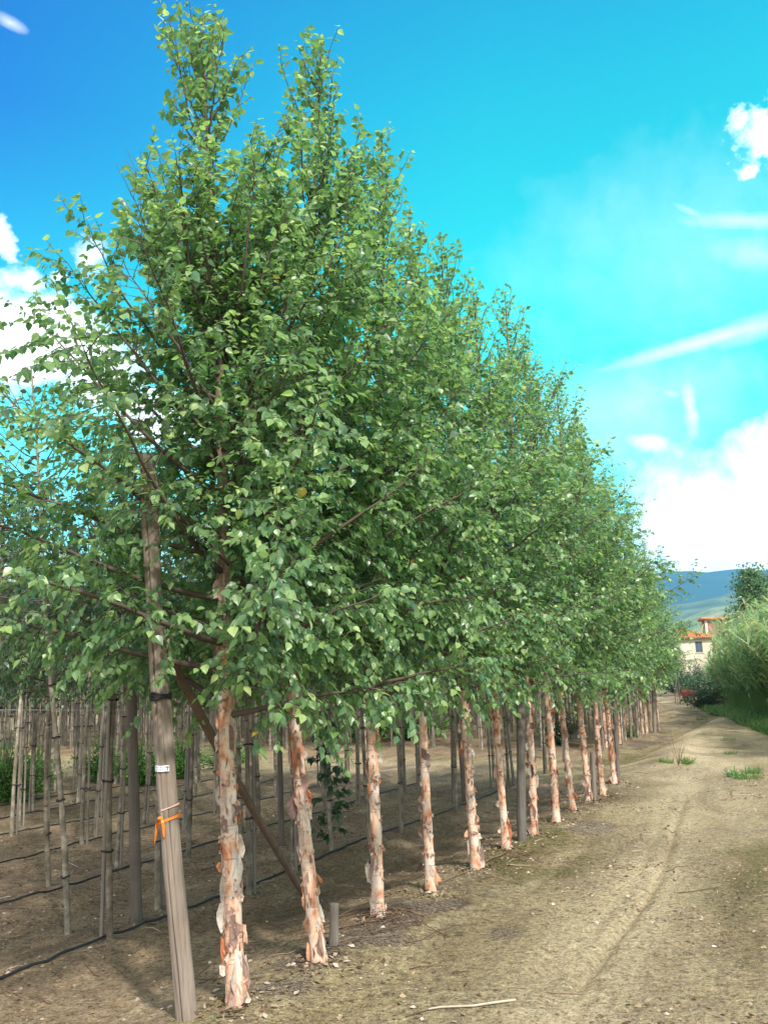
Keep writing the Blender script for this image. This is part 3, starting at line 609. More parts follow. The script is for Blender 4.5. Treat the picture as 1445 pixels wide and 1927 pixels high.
# ------------------------------------------------------------------ posts
CK1 = 2.82
def make_post(name, base, top, r0, r1, m, seed, n=16, cracks=3, knots=True, bow=0.0, parent=None, rough=0.06, below=0.15):
    """a debarked log standing from base to top, split along its length, in coordinates relative to base"""
    g = Geo(); d = np.array(top - base, float); L = np.linalg.norm(d); d /= L; N = int(L / 0.04) + 2
    s = np.linspace(-below / L, 1, N); side = np.array([-d[2], 0, d[0]]) if abs(d[2]) > .3 else np.array([0, 0, 1.0])
    side2 = np.cross(d, side); rng = random.Random(seed)
    pts = d[None] * (s[:, None] * L) + side[None] * (bow * np.sin(np.clip(s, 0, 1) * math.pi))[:, None] + side2[None] * (bow * .4 * np.sin(np.clip(s, 0, 1) * 5 + seed))[:, None]
    ang = np.arange(n * 2) * math.pi / n; wob = np.ones((N, n * 2))
    ck = [(rng.uniform(0, 6.28), rng.uniform(.1, .25)) for _ in range(cracks)]
    if name == 'leaning_post': ck = [(CK1, .48), (CK1 + .62, .13), (CK1 - .75, .14), (CK1 + 1.3, .12), (0.3, .15)]
    for i in range(N):
        z = s[i] * L
        for j, a in enumerate(ang):
            w = 1 + rough * 1.3 * mnoise.noise(Vector((math.cos(a) + seed, math.sin(a), z * 1.7))) + rough * .5 * mnoise.noise(Vector((3 * math.cos(a) + seed, 3 * math.sin(a), z * 5)))
            for c, dp in ck:
                da = (a - c - 0.10 * math.sin(z * 2 + c) + math.pi) % (2 * math.pi) - math.pi
                w -= dp * math.exp(-(da / ((0.085 if c == CK1 else 0.05) if n > 30 else 0.085)) ** 2) * (0.6 + 0.4 * math.sin(z * 3 + c * 5))
            wob[i, j] = w
    tube(g, pts, np.linspace(r0, r1, N), n * 2, 0, 0.5, True, wob)
    return g.mesh(name, m, False), (pts, np.linspace(r0, r1, N))
def post_thing(name, base, top, r0, r1, m, seed, label, cat='post', group=None, **k):
    me, info = make_post(name, base, top, r0, r1, m, seed, **k)
    o = put(name, me); o.location = base; tag(o, label, cat, group); return o, info
FB = b = P(351, 1918); tp = Q(277, 857, b.y + 0.02)
fp_root = empty('leaning_post', b); tag(fp_root, 'tall weathered log post leaning left beside the nearest birch, with orange ribbon and sticker', 'post')
me, (fpts, frad) = make_post('leaning_post', b, tp, 0.054, 0.044, M['post'], 5, n=44, bow=0.018, rough=0.11)
put('log', me, fp_root)
def at_post(py):         # index on the front post seen at pixel row py
    zz = Q(351 + (py - 1918) * 74 / 1061, py, FB.y).z - FB.z; i = int(np.argmin(abs(fpts[:, 2] - zz))); return fpts[i], frad[i], zz
def band(name, py, h, m, tilt=0.0, parent=fp_root, rr=1.10, wav=0.0, thick=0.0015):
    c, r, z = at_post(py); g = Geo(); n = 28; V = []
    for k in range(n):
        a = k * 2 * math.pi / n
        rad_ = r * (rr + 0.03 * math.sin(a * 3)); x, y = math.cos(a) * rad_, math.sin(a) * rad_; zz = z + tilt * math.cos(a) * r + wav * math.sin(a * 5)
        hh = h * (0.8 + .25 * math.sin(a * 2 + 1))
        for q, (dr, dz) in enumerate(((0, -hh), (0, hh), (-thick * 2, hh), (-thick * 2, -hh))): V.append((c[0] + x * (1 + dr / rad_), c[1] + y * (1 + dr / rad_), zz + dz))
    f = [(k * 4 + q, ((k + 1) % n) * 4 + q, ((k + 1) % n) * 4 + (q + 1) % 4, k * 4 + (q + 1) % 4) for k in range(n) for q in range(4)]
    g.add(V, f); return g.build(name, m, parent, False)
band('cord', 1520, 0.0045, M['pink'], 0.35)
rb = band('ribbon', 1541, 0.011, M['orange'], 0.35)
def strip(g, pts, w, wd=(1, 0, 0), th=0.0012):
    V = []
    for i, p in enumerate(pts):
        p = np.array(p); ww = w * (1 - .15 * math.sin(i * 2)); d_ = np.array(wd) * math.cos(i * .35) + np.array([0, .6, 0]) * math.sin(i * .5); d_ = d_ / np.linalg.norm(d_)
        for sx, sy in ((-1, 0), (1, 0), (1, 1), (-1, 1)): V.append(p + d_ * ww * sx + np.array([0, th * 2 * sy, 0]))
    n = len(pts); f = [(k * 4 + q, (k + 1) * 4 + q, (k + 1) * 4 + (q + 1) % 4, k * 4 + (q + 1) % 4) for k in range(n - 1) for q in range(4)]
    f += [(0, 1, 2, 3), ((n - 1) * 4 + 3, (n - 1) * 4 + 2, (n - 1) * 4 + 1, (n - 1) * 4)]; g.add(V, f)
def onpost(px, py, off=0.0):
    c, r, z = at_post(py); X = Q(px, py, b.y - r).x - b.x
    dx = max(-1, min(1, (X - c[0]) / (r * 1.12))); y = c[1] - r * 1.12 * math.sqrt(1 - dx * dx) - off
    return (X, y, Q(px, py, b.y - r).z - b.z)
g = Geo(); strip(g, [onpost(304, 1542, .004), onpost(297, 1545, .010), onpost(292, 1552, .014), onpost(290, 1566, .012), onpost(288, 1580, .010), onpost(286, 1592, .013)], 0.0085)
g.build('ribbon_tail', M['orange'], rb)
g = Geo(); strip(g, [onpost(305, 1542, .006), onpost(307, 1548, .010), onpost(308, 1556, .006), onpost(308, 1566, .005), onpost(309, 1576, .005)], 0.007)
g.build('ribbon_tail', M['orange'], rb)
g = Geo(); c = onpost(302, 1541, .008); tube(g, [np.array(c) + (-.012, 0, 0), np.array(c) + (0, -.004, .002), np.array(c) + (.012, 0, -.001)], [.007, .010, .006], 8, 0, .5, True); g.build('knot', M['orange'], rb)
tr_ = Geo()
for k in range(4):
    cc, r, z = at_post(1306 + k * 3); pts = [(cc[0] + math.cos(a) * r * (1.09 + .02 * k % .05), cc[1] + math.sin(a) * r * 1.1, z + .006 * math.sin(a * 2 + k)) for a in np.linspace(0, 2 * math.pi, 26)]
    tube(tr_, pts, .007, 6)
tr_.build('tie', M['tie'], fp_root, True)
# sticker: a thin curved label wrapped on the front of the post, with two short lines of faint lettering
g = Geo(); V = []; n = 9
for k in range(n):
    px = 287 + (318 - 287) * k / (n - 1)
    for py in (1441.5, 1452.5): V.append(onpost(px, py + (-.6 if k > 5 else .2), .0035))
V = np.array(V); V2 = V + np.array([0, .002, 0]); f = [(2 * k, 2 * k + 2, 2 * k + 3, 2 * k + 1) for k in range(n - 1)] + [(2 * n + 2 * k, 2 * n + 2 * k + 1, 2 * n + 2 * k + 3, 2 * n + 2 * k + 2) for k in range(n - 1)]
f += [(2 * k, 2 * n + 2 * k, 2 * n + 2 * k + 2, 2 * k + 2) for k in range(n - 1)] + [(2 * k + 1, 2 * k + 3, 2 * n + 2 * k + 3, 2 * n + 2 * k + 1) for k in range(n - 1)]
g.add(np.concatenate([V, V2]), f); stk = g.build('sticker', M['label_white'], fp_root)
def txt(body, px, py, size, parent, root, off=.0055):
    cu = bpy.data.curves.new('lettering', 'FONT'); cu.body = body; cu.size = size; cu.extrude = 0.0004
    o = bpy.data.objects.new('lettering', cu); C.objects.link(o); dg = bpy.context.evaluated_depsgraph_get(); me = bpy.data.meshes.new_from_object(o.evaluated_get(dg)); bpy.data.objects.remove(o)
    me.materials.clear(); me.materials.append(M['ink']); o = put('lettering', me, parent)
    # bend the letters onto the round post
    x0, _, z0 = onpost(px, py)
    for v in me.vertices:
        x, z = x0 + v.co.x, z0 + v.co.y; c, r, _ = at_post(py); dx = max(-1, min(1, (x - c[0]) / (r * 1.12)))
        v.co = (x, c[1] - r * 1.12 * math.sqrt(1 - dx * dx) - off - v.co.z, z)
    return o
txt('PVLA  R1CORR', 289, 1446.2, .0125, stk, fp_root); txt('HAY  RCV7', 290.5, 1450.8, .0105, stk, fp_root)
g = Geo()
for k, py in enumerate((1443.5, 1445, 1446.5, 1448, 1449.5)):
    c_ = onpost(315.4, py, .006); box(g, c_, (.006 + .003 * (k % 2), .0012, .0022))
g.build('lettering', M['ink'], stk)

bb = P(590, 1713); bt = Q(296, 1188, FB.y + 0.10)
post_thing('brace_log', bb, bt, 0.031, 0.026, M['log'], 9, 'thick brown log leaning diagonally from the ground up to the grey leaning post', 'log', cracks=1, bow=0.05, rough=0.12, below=0.1)
sb = P(628, 1779); st_ = Q(629, 1702, sb.y)
post_thing('stump_post', sb, st_, 0.034, 0.030, M['post'], 12, 'short cut grey stump just right of the second birch', 'stump', cracks=2, rough=0.1)
POSTS = [((982, 1583), (978, 1190), .048, .044, 'post_dark', 'smooth round grey post standing in the birch row beside the pale orange birch', 'post'),
         ((874, 1508), (858, 1290), .036, .033, 'post_dark', 'dark brown wooden post behind the front row, left of the fifth birch', 'post'),
         ((257, 1737), (246, 1250), .046, .042, 'post_dark', 'dark wooden post standing in the field just left of the leaning ribbon post', 'post'),
         ((757, 1542), (750, 1300), .038, .034, 'post', 'pale grey-green post in the first field row between the third and fourth birches', 'post'),
         ((1163, 1471), (1154, 1290), .034, .032, 'post_dark', 'thin grey end post behind the dark orange birch at the end of the near block', 'post'),
         ((1118, 1505), (1114, 1416), .040, .034, 'post', 'short blue-grey post leaning between two birches in the near block', 'post'),
         ((1232, 1379), (1229, 1300), .060, .055, 'stake', 'pale grey post between the last two birches at the bend', 'post'),
         ((530, 1592), (524, 1310), .036, .032, 'post_dark', 'grey post standing in the field directly right of the diagonal brown log', 'post')]
for k, (a, c, r0, r1, m, lab, cat) in enumerate(POSTS):
    pb = P(*a); pt = Q(c[0], c[1], pb.y); post_thing('wooden_post', pb, pt, r0, r1, M[m], 20 + k, lab, cat, cracks=2)

# ------------------------------------------------------------------ nursery field behind the front row
def field_proto(seed, H, clear, Rm, nl, lsize, double=False, sprout=False, tmpl=LEAF8, weep=False):
    rng = random.Random(seed); root = empty('nursery_tree', (0, 0, 0))
    g = Geo(); zs = np.concatenate([np.linspace(-.06, 2.2, 24), np.linspace(2.35, H, 12)]); p0, p1 = rng.uniform(0, 6), rng.uniform(0, 6); b0 = rng.uniform(.012, .035)
    cen = lambda z: (b0 * math.sin(z * 1.9 + p0) - b0 * math.sin(p0), b0 * math.sin(z * 1.5 + p1) - b0 * math.sin(p1)); rad = lambda z: 0.023 * (1 - z / H * .8) + .003
    pts = [(*cen(z), z) for z in zs]; wob = np.array([[1 + .10 * mnoise.noise(Vector((math.cos(a) + seed, math.sin(a), z * 9))) for a in np.arange(9) * .698] for z in zs])
    tube(g, pts, [max(.004, rad(z)) for z in zs], 9, 0, .5, False, wob); put('trunk', g.mesh('trunk', M['fbark'], True), root)
    env = [(clear - .4, Rm * .6), (clear + .5, Rm), (clear + 1.2, Rm * .95), (H - .5, Rm * .45), (H, .06)]
    n = int(nl / 170)
    put('crown', make_crown(seed + 5, H, env, clear, n, lsize, cen, rad, step=.085, lstep=.042, tmpl=tmpl, leafm='field_leaf', droop=.35 if not weep else .8, up=(.5, 2.0) if not weep else (.2, 1.2), top_sec=12), root)
    az = rng.uniform(0, 6.28); g = Geo(); ox, oy = math.cos(az) * .05, math.sin(az) * .05
    tube(g, [(ox * 1.2, oy * 1.2, -.05), (ox * 1.1, oy, 1.2), (ox * .9, oy * 1.1, 2.5)], [.015, .014, .011], 7, 0, .5, True); put('stake', g.mesh('stake', M['stake'], True), root)
    for z in (rng.uniform(.4, .6), rng.uniform(1.0, 1.15), rng.uniform(1.45, 1.6), rng.uniform(1.8, 2.0)):
        g = Geo(); cx, cy = cen(z); mx, my = cx + (ox - cx) * .5, cy + (oy - cy) * .5; dl = math.hypot(ox - cx, oy - cy) / 2
        ring = [(mx + (dl + .032) * math.cos(a) * math.cos(az) - .031 * math.sin(a) * math.sin(az), my + (dl + .032) * math.cos(a) * math.sin(az) + .031 * math.sin(a) * math.cos(az), z + .004 * math.sin(a * 2)) for a in np.linspace(0, 2 * math.pi, 15)]
        tube(g, ring, .0065, 5); put('tie', g.mesh('tie', M['tie'], True), root)
    if sprout:
        g = Geo(); nr = np.random.default_rng(seed); LP, LA = [], []
        for k in range(34):
            z = .15 + 1.35 * k / 34; a = nr.uniform(0, 6.28); L = nr.uniform(.12, .34); q = np.array([(*cen(z), z)] * 5, float); s = np.linspace(0, 1, 5)[:, None]
            q = q + np.array([[math.cos(a), math.sin(a), 0]]) * s * L + np.array([[0, 0, .5]]) * s * (1 - s * 1.1) * L; tube(g, q, np.linspace(.004, .0015, 5), 3, 1)
            for w in range(9):
                ss = nr.uniform(.3, 1); LP.append(q[0] + (q[-1] - q[0]) * ss + nr.normal(0, .015, 3)); LA.append((math.cos(a) * .5 + nr.normal(0, .5), math.sin(a) * .5 + nr.normal(0, .5), -.7))
        N = len(LP); leaves(g, LP, LA, nr.normal(0, .5, (N, 3)) + [0, 0, 1], nr.uniform(.05, .085, N), nr.uniform(0, .6, N), LEAF8, 0); put('low_shoots', g.mesh('low_shoots', [M['field_leaf'], M['twig']]), root)
    return root
fprot = [field_proto(201, 3.7, 1.9, .62, 6200, .058), field_proto(202, 3.9, 1.85, .66, 6200, .060), field_proto(203, 3.6, 1.85, .62, 6200, .056, tmpl=LEAF4),
         field_proto(204, 4.1, 1.9, .62, 6200, .058, tmpl=LEAF4), field_proto(205, 3.8, 1.82, .66, 6000, .060, tmpl=LEAF4)]
used_f = set()
def put_field(i, base, rz, sc=1.0, lab=None, grp='slender staked trees in the field rows'):
    src = fprot[i]
    if i in used_f: t = dup(src)
    else: t = src; used_f.add(i)
    t.location = base; t.rotation_euler = (0, 0, rz); t.scale = (1, 1, sc); t['label'] = lab; t['category'] = 'young tree'; t['group'] = grp; return t
GEN = 'slender grey-barked young tree tied to a thin stake in the field rows behind the birches'
NEARF = [((297, 1712), 1, 'lichen-speckled young tree half hidden behind the leaning ribbon post'),
         ((92, 1668), 3, 'thin young tree with crooked stem just left of the nearest staked tree'), ((220, 1632), 4, 'pale knobbly young tree just left of the dark field post'),
         ((180, 1576), 2, 'straight grey staked tree between the crooked one and the pale knobbly one'), ((36, 1556), 1, 'lone thin staked tree near the bottom left green shrub'),
         ((855, 1512), 0, 'greenish young tree just left of the dark brown post behind the fifth birch'), ((930, 1483), 1, 'greenish thin young tree just left of the pale orange birch'),
         ((968, 1478), 2, 'thin young tree in the gap left of the round grey post'), ((345, 1560), 3, 'twin-looking staked tree just right of the leaning ribbon post'),
         ((1028, 1457), 4, 'bright thin young tree between two birches right of the round grey post'), ((1063, 1434), 0, 'thick pale young tree left of the third birch past the round grey post'),
         ((455, 1600), 2, 'thin young tree crossing behind the diagonal brown log'), ((270, 1552), 4, 'thin grey tree between the dark field post and the leaning ribbon post')]
rngf = random.Random(77); taken = []
NTOP = {128: 104, 92: 88, 220: 222, 180: 181, 36: 33, 297: 290, 345: 338, 270: 268}
for k, (px, i, lab) in enumerate(NEARF):
    p = P(*px); taken.append((p.x, p.y)); t = put_field(i, p, k * 1.3, rngf.uniform(.95, 1.04), lab)
    q = Q(NTOP.get(px[0], px[0] - 4), 1300, p.y); t.rotation_euler = (0, math.atan((q.x - p.x) / (q.z - p.z)), k * 1.3)
# one tree with leafy shoots along its stem
p = P(625, 1602); taken.append((p.x, p.y)); t = field_proto(209, 3.7, 1.75, .6, 4000, .058, sprout=True); t.location = p
tag(t, 'staked young tree with dark leafy shoots down its stem, right of the second birch', 'young tree', 'slender staked trees in the field rows')
# the nearest field tree carries a tall arching crown that shows against the cloud at the left edge
p = P(128, 1757); t = field_proto(215, 4.75, 2.1, 1.2, 7600, .052, tmpl=LEAF8, weep=True); t.location = p; taken.append((p.x, p.y))
q = Q(98, 1300, p.y); t.rotation_euler = (0, math.atan((q.x - p.x) / (q.z - p.z)), 0)
tag(t, 'nearest staked young tree left of the dark field post, crown arching against the cloud', 'young tree', 'slender staked trees in the field rows')
cand = []
for r_ in range(0, 22):
    v = 1.70 + 1.615 * r_
    du = 0.80 if r_ < 5 else 0.55
    for q in range(-6, int(58 / du)):
        u = q * du + (r_ % 3) * .3 + rngf.uniform(-.16, .16); vv = v + rngf.uniform(-.10, .10)
        if 10.6 < u < 16.8 or rngf.random() < .05: continue
        x, y = xy(u, vv)
        if y < 1.5 or math.hypot(x, y) > 62: continue
        px = proj(x, y, 0)[0]
        if px < -130 or px > 1236: continue
        d = min(math.hypot(x - a, y - b_) for a, b_ in taken)
        if d < 0.6: continue
        if y < 6.6 and v < 3: continue
        cand.append((math.hypot(x, y), x, y, u, vv))
cand.sort(); NIND = 268
for k, (d, x, y, u, v) in enumerate(cand[:NIND]):
    t = put_field(rngf.randint(0, 4), (x, y, gz(x, y)), rngf.uniform(0, 6.28), rngf.uniform(.9, 1.1) * (1.14 if d < 13.5 else 1.0), GEN)
# everything farther off: one mass
g = Geo(); nr = np.random.default_rng(5); LP = []
for (d, x, y, u, v) in cand[NIND:]:
    h = nr.uniform(3.4, 4.1); bx_, by_ = nr.normal(0, .05, 2); z0 = gz(x, y) - .05
    tube(g, [(x, y, z0), (x + bx_, y + by_, 1.2), (x, y, 2.4), (x + bx_, y, h)], [.030, .027, .022, .006], 5, 1, nr.random())
    tube(g, [(x + .05, y, z0), (x + .05, y, 2.3)], [.014, .012], 4, 2, .5)
    m = 150; a = nr.uniform(0, 6.28, m); zz = nr.uniform(1.65, h, m); rr = .80 * np.sqrt(nr.random(m)) * np.clip((h + .1 - zz) / 1.4, .15, 1)
    LP.append(np.stack([x + rr * np.cos(a), y + rr * np.sin(a), zz], 1))
if LP:
    LP = np.concatenate(LP); N = len(LP); leaves(g, LP, nr.normal(0, .6, (N, 3)) + [0, 0, -.5], nr.normal(0, .5, (N, 3)) + [0, 0, 1], nr.uniform(.12, .2, N), nr.uniform(0, .8, N), LEAF4, 0)
    o = g.build('distant_nursery_rows', [M['field_leaf'], M['fbark'], M['stake']]); tag(o, 'far-off rows of thin young tree trunks and leaves deep in the field', 'distant trees', kind='stuff')
print('field candidates', len(cand))
# far block beyond the bend
for k, px in enumerate(((1271, 1324), (1276, 1326), (1280, 1325))):
    p = P(*px); put_field(2 + k % 3, p, k * 2.0, 1.0, ['leftmost of three grey stems by the red bush at the bend', 'middle of three grey stems by the red bush at the bend', 'rightmost of three grey stems, touching the red bush'][k])

# ------------------------------------------------------------------ irrigation hoses and wire
LABH = ['thick black irrigation hose nearest the camera, running behind the first birches', 'second black irrigation hose from the birch row, crossing the bottom left soil', 'third black irrigation hose from the birch row', 'fourth black irrigation hose from the birch row', 'fifth thin black irrigation hose, far inside the field', 'sixth thin black irrigation hose, deepest in the field']
for k, py in enumerate((1827, 1688, 1612, 1566, 1532, 1508)):
    p = plane(0, py); v = uv(p.x, p.y)[1]; g = Geo(); pts = []
    for u in np.arange(-4, 10.6, .12):
        x, y = xy(u, v + 0.012 * math.sin(u * 1.7 + k) + .012 * math.sin(u * .6 + k * 2)); pts.append((x, y, gz(x, y) + .012 + .01 * max(0, math.sin(u * 1.3 + k))))
    tube(g, pts, [.0105, .009, .009, .0085, .0085, .0085][k], 8, 0, .5, True); o = g.build('irrigation_hose', M['hose'], smooth=True); tag(o, LABH[k], 'hose', 'black irrigation hoses on the field soil')
wy = P(257, 1737).y; a = Q(-260, 1333, wy); c = Q(249, 1337, wy); g = Geo()
tube(g, [a, (a + c) / 2 - Vector((0, 0, .006)), c], .0022, 5); o = g.build('trellis_wire', M['wire']); tag(o, 'thin horizontal wire stretched left of the dark field post', 'wire')

# ------------------------------------------------------------------ shrubs, reeds, trees at the back
def shrub(base, w, d, h, n, size, m, label, name='green_shrub', cat='shrub', seed=1, tmpl=LEAF4, group=None, spiky=0):
    nr = np.random.default_rng(seed); root = empty(name, base); g = Geo(); LP, LA = [], []
    ns = max(8, n // 45)
    for k in range(ns):
        a = nr.uniform(0, 6.28); q = math.sqrt(nr.random()); ex, ey = w * q * math.cos(a), d * q * math.sin(a); hz = h * (1 - .65 * q * q) * nr.uniform(.7, 1.1)
        s = np.linspace(0, 1, 5)[:, None]; pts = np.concatenate([s * ex * (.6 + .4 * s), s * ey * (.6 + .4 * s), s * hz], 1) + nr.normal(0, .02, (5, 3)) * s
        tube(g, pts, np.linspace(.014, .004, 5), 4, 1)
        m_ = n // ns; t_ = nr.uniform(.12, 1.03, m_)[:, None]; c = np.concatenate([t_ * ex * (.6 + .4 * t_), t_ * ey * (.6 + .4 * t_), t_ * hz], 1)
        LP.append(c + nr.normal(0, .085 * max(w, h), (m_, 3)) * [1, 1, .8])
    LP = np.concatenate(LP); LP[:, 2] = np.abs(LP[:, 2]); N = len(LP)
    ax = unit(LP * [1, 1, .3] + 1e-3) * .6 + nr.normal(0, .6, (N, 3)) + [0, 0, .2 if not spiky else 1.0]
    leaves(g, LP, ax, nr.normal(0, .5, (N, 3)) + [0, 0, 1] + unit(LP) * .8, nr.uniform(.6, 1.2, N) * size, np.clip(nr.normal(.5, .25, N), 0, 1), tmpl, 0)
    put('foliage', g.mesh('foliage', [M[m], M['twig']]), root); tag(root, label, cat, group); return root
shrub(P(10, 1508), .95, .8, 1.05, 6000, .045, 'shrub_leaf', 'bright green low shrub at the left edge of the field', seed=1, tmpl=LEAF4)
shrub(P(62, 1490), .6, .5, .8, 3500, .045, 'shrub_leaf', 'small green shrub right beside the left-edge shrub', seed=2)
shrub(P(195, 1472), .8, .7, .95, 5000, .05, 'shrub_leaf', 'bright green shrub behind the pale knobbly tree, left of the ribbon post', seed=3)
shrub(P(262, 1478), .8, .7, .9, 5000, .05, 'shrub_leaf', 'green shrub glimpsed behind the dark field post', seed=4)
shrub(P(335, 1462), .7, .6, .8, 4000, .05, 'shrub_leaf', 'green shrub in the field just right of the ribbon post', seed=5)
shrub(P(420, 1448), .8, .6, .6, 3500, .05, 'shrub_leaf', 'green shrub in the field behind the nearest birch trunk', seed=6)
shrub(P(690, 1395), 1.6, 1.0, 1.3, 4000, .08, 'shrub_leaf', 'distant green shrub behind the third birch trunk', seed=7)
shrub(P(775, 1392), 1.6, 1.0, 1.3, 4000, .08, 'shrub_leaf', 'distant green shrub behind the pale grey-green field post', seed=8)
shrub(P(1052, 1402), .8, .6, .9, 1800, .07, 'dark_leaf', 'dark round bush in the gap behind the seventh birch', seed=9, name='dark_bush', cat='bush')
shrub(P(1188, 1388), .22, .22, .4, 500, .06, 'grass', 'green weed tuft at the foot of the far birches', seed=10, name='weed', cat='weed')
shrub(P(1294, 1316), 1.0, .8, .75, 1600, .09, 'red_leaf', 'small dark red bush beside the lane at the bend', seed=11, name='red_bush', cat='bush')
bk = random.Random(3)
for k, (px, py, w, h, lab) in enumerate([(1300, 1303, 2.0, 1.6, 'dark hedge bush at the bend just right of the three grey stems'), (1330, 1306, 2.0, 1.5, 'dark bush below the farmhouse wall, left of the reeds'), (1275, 1300, 2.0, 2.4, 'dark bush behind the three grey stems at the bend'),
                                     (1382, 1300, 1.6, 4.4, 'dark olive bush in front of the right side of the farmhouse')]):
    p = plane(px, py + 4); shrub(p, w, w * .8, h, 6500, .16, 'dark_leaf', lab, name='dark_bush', cat='bush', seed=30 + k)
def leafy_tree(base, H, clear, w, n, size, m, label, seed, name='dark_tree', cat='tree', group=None):
    nr = np.random.default_rng(seed); root = empty(name, base); g = Geo()
    tube(g, [(0, 0, -.1), (.05, .02, H * .4), (0, .1, H * .92)], [.16, .12, .03], 9)
    cl = []
    for k in range(26):
        a = k * 2.4; z = clear + (H - clear) * (k + .5) / 26; q = w * math.sin(min(1, (H - z) / (H - clear) * 1.25 + .08) * 1.57) * nr.uniform(.55, 1.0)
        e = np.array([q * math.cos(a), q * math.sin(a), z + .3]); tube(g, [(0, .05, z - .6), e * [.5, .5, 1] - [0, 0, .2], e], [.05, .03, .01], 5); cl.append(e); cl.append(e * [.5, .5, 1])
    put('trunk', g.mesh('trunk', M['twig']), root); g = Geo(); cl = np.array(cl); c = cl[nr.integers(0, len(cl), n)]; rs = w * .30
    LP = c + np.clip(nr.normal(0, rs * .55, (n, 3)), -rs * .95, rs * .95); leaves(g, LP, nr.normal(0, .7, (n, 3)) + [0, 0, -.2], nr.normal(0, .6, (n, 3)) + unit(LP - c) + [0, 0, .6], nr.uniform(.6, 1.2, n) * size, np.clip(nr.normal(.5, .25, n), 0, 1), LEAF4, 0)
    put('crown', g.mesh('crown', M[m]), root); tag(root, label, cat, group); return root
p = plane(1443, 1322); leafy_tree(p, Q(1443, 1086, p.y).z, 1.5, 2.1, 9000, .17, 'mid_leaf', 'dark green tree rising behind the tall reeds at the right edge', 41)
p = plane(1520, 1326); leafy_tree(p, 7.0, 1.5, 2.2, 7000, .17, 'mid_leaf', 'dark tree partly out of frame beyond the reeds', 42)
# belt of trees closing the far side of the field
g = Geo(); nr = np.random.default_rng(8); LP = []
for k in range(150):
    px = -500 + k * 11.6; x0 = pdir(px, 1280).x / pdir(px, 1280).y; y = 74 + 5 * nr.random(); x = x0 * y; h = nr.uniform(5, 7.5)
    if px > 1215: continue
    tube(g, [(x, y, -.1), (x, y, h * .8)], [.1, .03], 5, 1); m_ = 420
    c = np.array([x, y, h * .52]); q = nr.normal(0, 1, (m_, 3)) * [1.5, 1.2, h * .24]; q[:, 2] = np.clip(q[:, 2], -h * .5, h * .5); LP.append(c + q)
LP = np.concatenate(LP); N = len(LP); leaves(g, LP, nr.normal(0, .6, (N, 3)), nr.normal(0, .6, (N, 3)) + [0, -.3, 1], nr.uniform(.25, .45, N), nr.uniform(0, 1, N), LEAF4, 0)
o = g.build('tree_belt', [M['dark_leaf'], M['twig']]); tag(o, 'dark belt of trees closing the far side of the nursery field', 'woods', kind='stuff')
# giant reeds on the right of the lane
def reeds():
    g = Geo(); nr = np.random.default_rng(14); LP, LA, LS, LV, LN = [], [], [], [], []
    A = np.array(plane(1352, 1328)[:2]); B = np.array(plane(1395, 1350)[:2]); Cc = np.array(plane(1475, 1372)[:2]); D = np.array(plane(1600, 1440)[:2])
    poly = [A, B, Cc, D]
    n = 0
    while n < 1350:
        k = nr.choice(3, p=[.38, .34, .28]); s = nr.random(); e = poly[k] * (1 - s) + poly[k + 1] * s
        dr = unit(poly[k + 1] - poly[k]); nrm = np.array([-dr[1], dr[0]]);
        if nrm[0] < 0: nrm = -nrm
        dep = abs(nr.normal(0, 1)) * 2.4 * (0.45 if k == 0 else 1) ; x, y = e + nrm * dep; prog = (k + s) / 3
        h = (2.3 + 2.6 * min(1, dep / 2.6 + prog * 1.2)) * nr.uniform(.72, 1.12)
        qx = proj(x, y, 2)[0]; h = min(h, Q(qx, float(np.interp(qx, [1300, 1325, 1350, 1375, 1400, 1445, 1600], [1285, 1262, 1222, 1190, 1170, 1148, 1112])), y).z * nr.uniform(.72, 1.04))
        cn = nz(x, y, 1.1, 40); h *= 1 + 0.35 * cn
        lean = -nrm * nr.uniform(.0, .75) * math.exp(-dep / 1.3) * (.35 if k == 0 else 1) + nr.normal(0, .16, 2); s4 = np.linspace(0, 1, 5)
        pts = np.stack([x + lean[0] * h * .5 * s4 ** 2.2, y + lean[1] * h * .5 * s4 ** 2.2, h * (s4 - .18 * np.hypot(*lean) * s4 ** 3)], 1); tube(g, pts, np.linspace(.013, .005, 5), 3, 1)
        m_ = 16; t = nr.uniform(.34, 1, m_); i0 = np.minimum((t * 4).astype(int), 3); q = pts[i0] + (pts[i0 + 1] - pts[i0]) * (t * 4 - i0)[:, None]
        a = nr.uniform(0, 6.28, m_); LP.append(q); LA.append(np.stack([np.cos(a), np.sin(a), nr.uniform(.5, 1.5, m_)], 1)); LS.append(nr.uniform(.35, .75, m_)); LV.append(np.clip(nr.normal(.5, .24, m_) + .1 + .5 * cn, 0, 1)); n += 1
    LP = np.concatenate(LP); LA = np.concatenate(LA); N = len(LP); T = (BLADE[0] * [1.25, 1, 1.4], BLADE[1])
    leaves(g, LP, LA, np.cross(np.cross(LA, [0, 0, 1.0]), LA) + nr.normal(0, .2, (N, 3)), np.concatenate(LS), np.concatenate(LV), T, 0)
    return g.build('reed_thicket', [M['reed_leaf'], M['grass']])
tag(reeds(), 'tall feathery pale green reed thicket leaning over the right side of the lane', 'reeds', kind='stuff')
shrub(plane(1330, 1334), 1.3, .9, 1.1, 3600, .10, 'dark_leaf', 'low dark bush at the left foot of the reeds', name='dark_bush', cat='bush', seed=51)
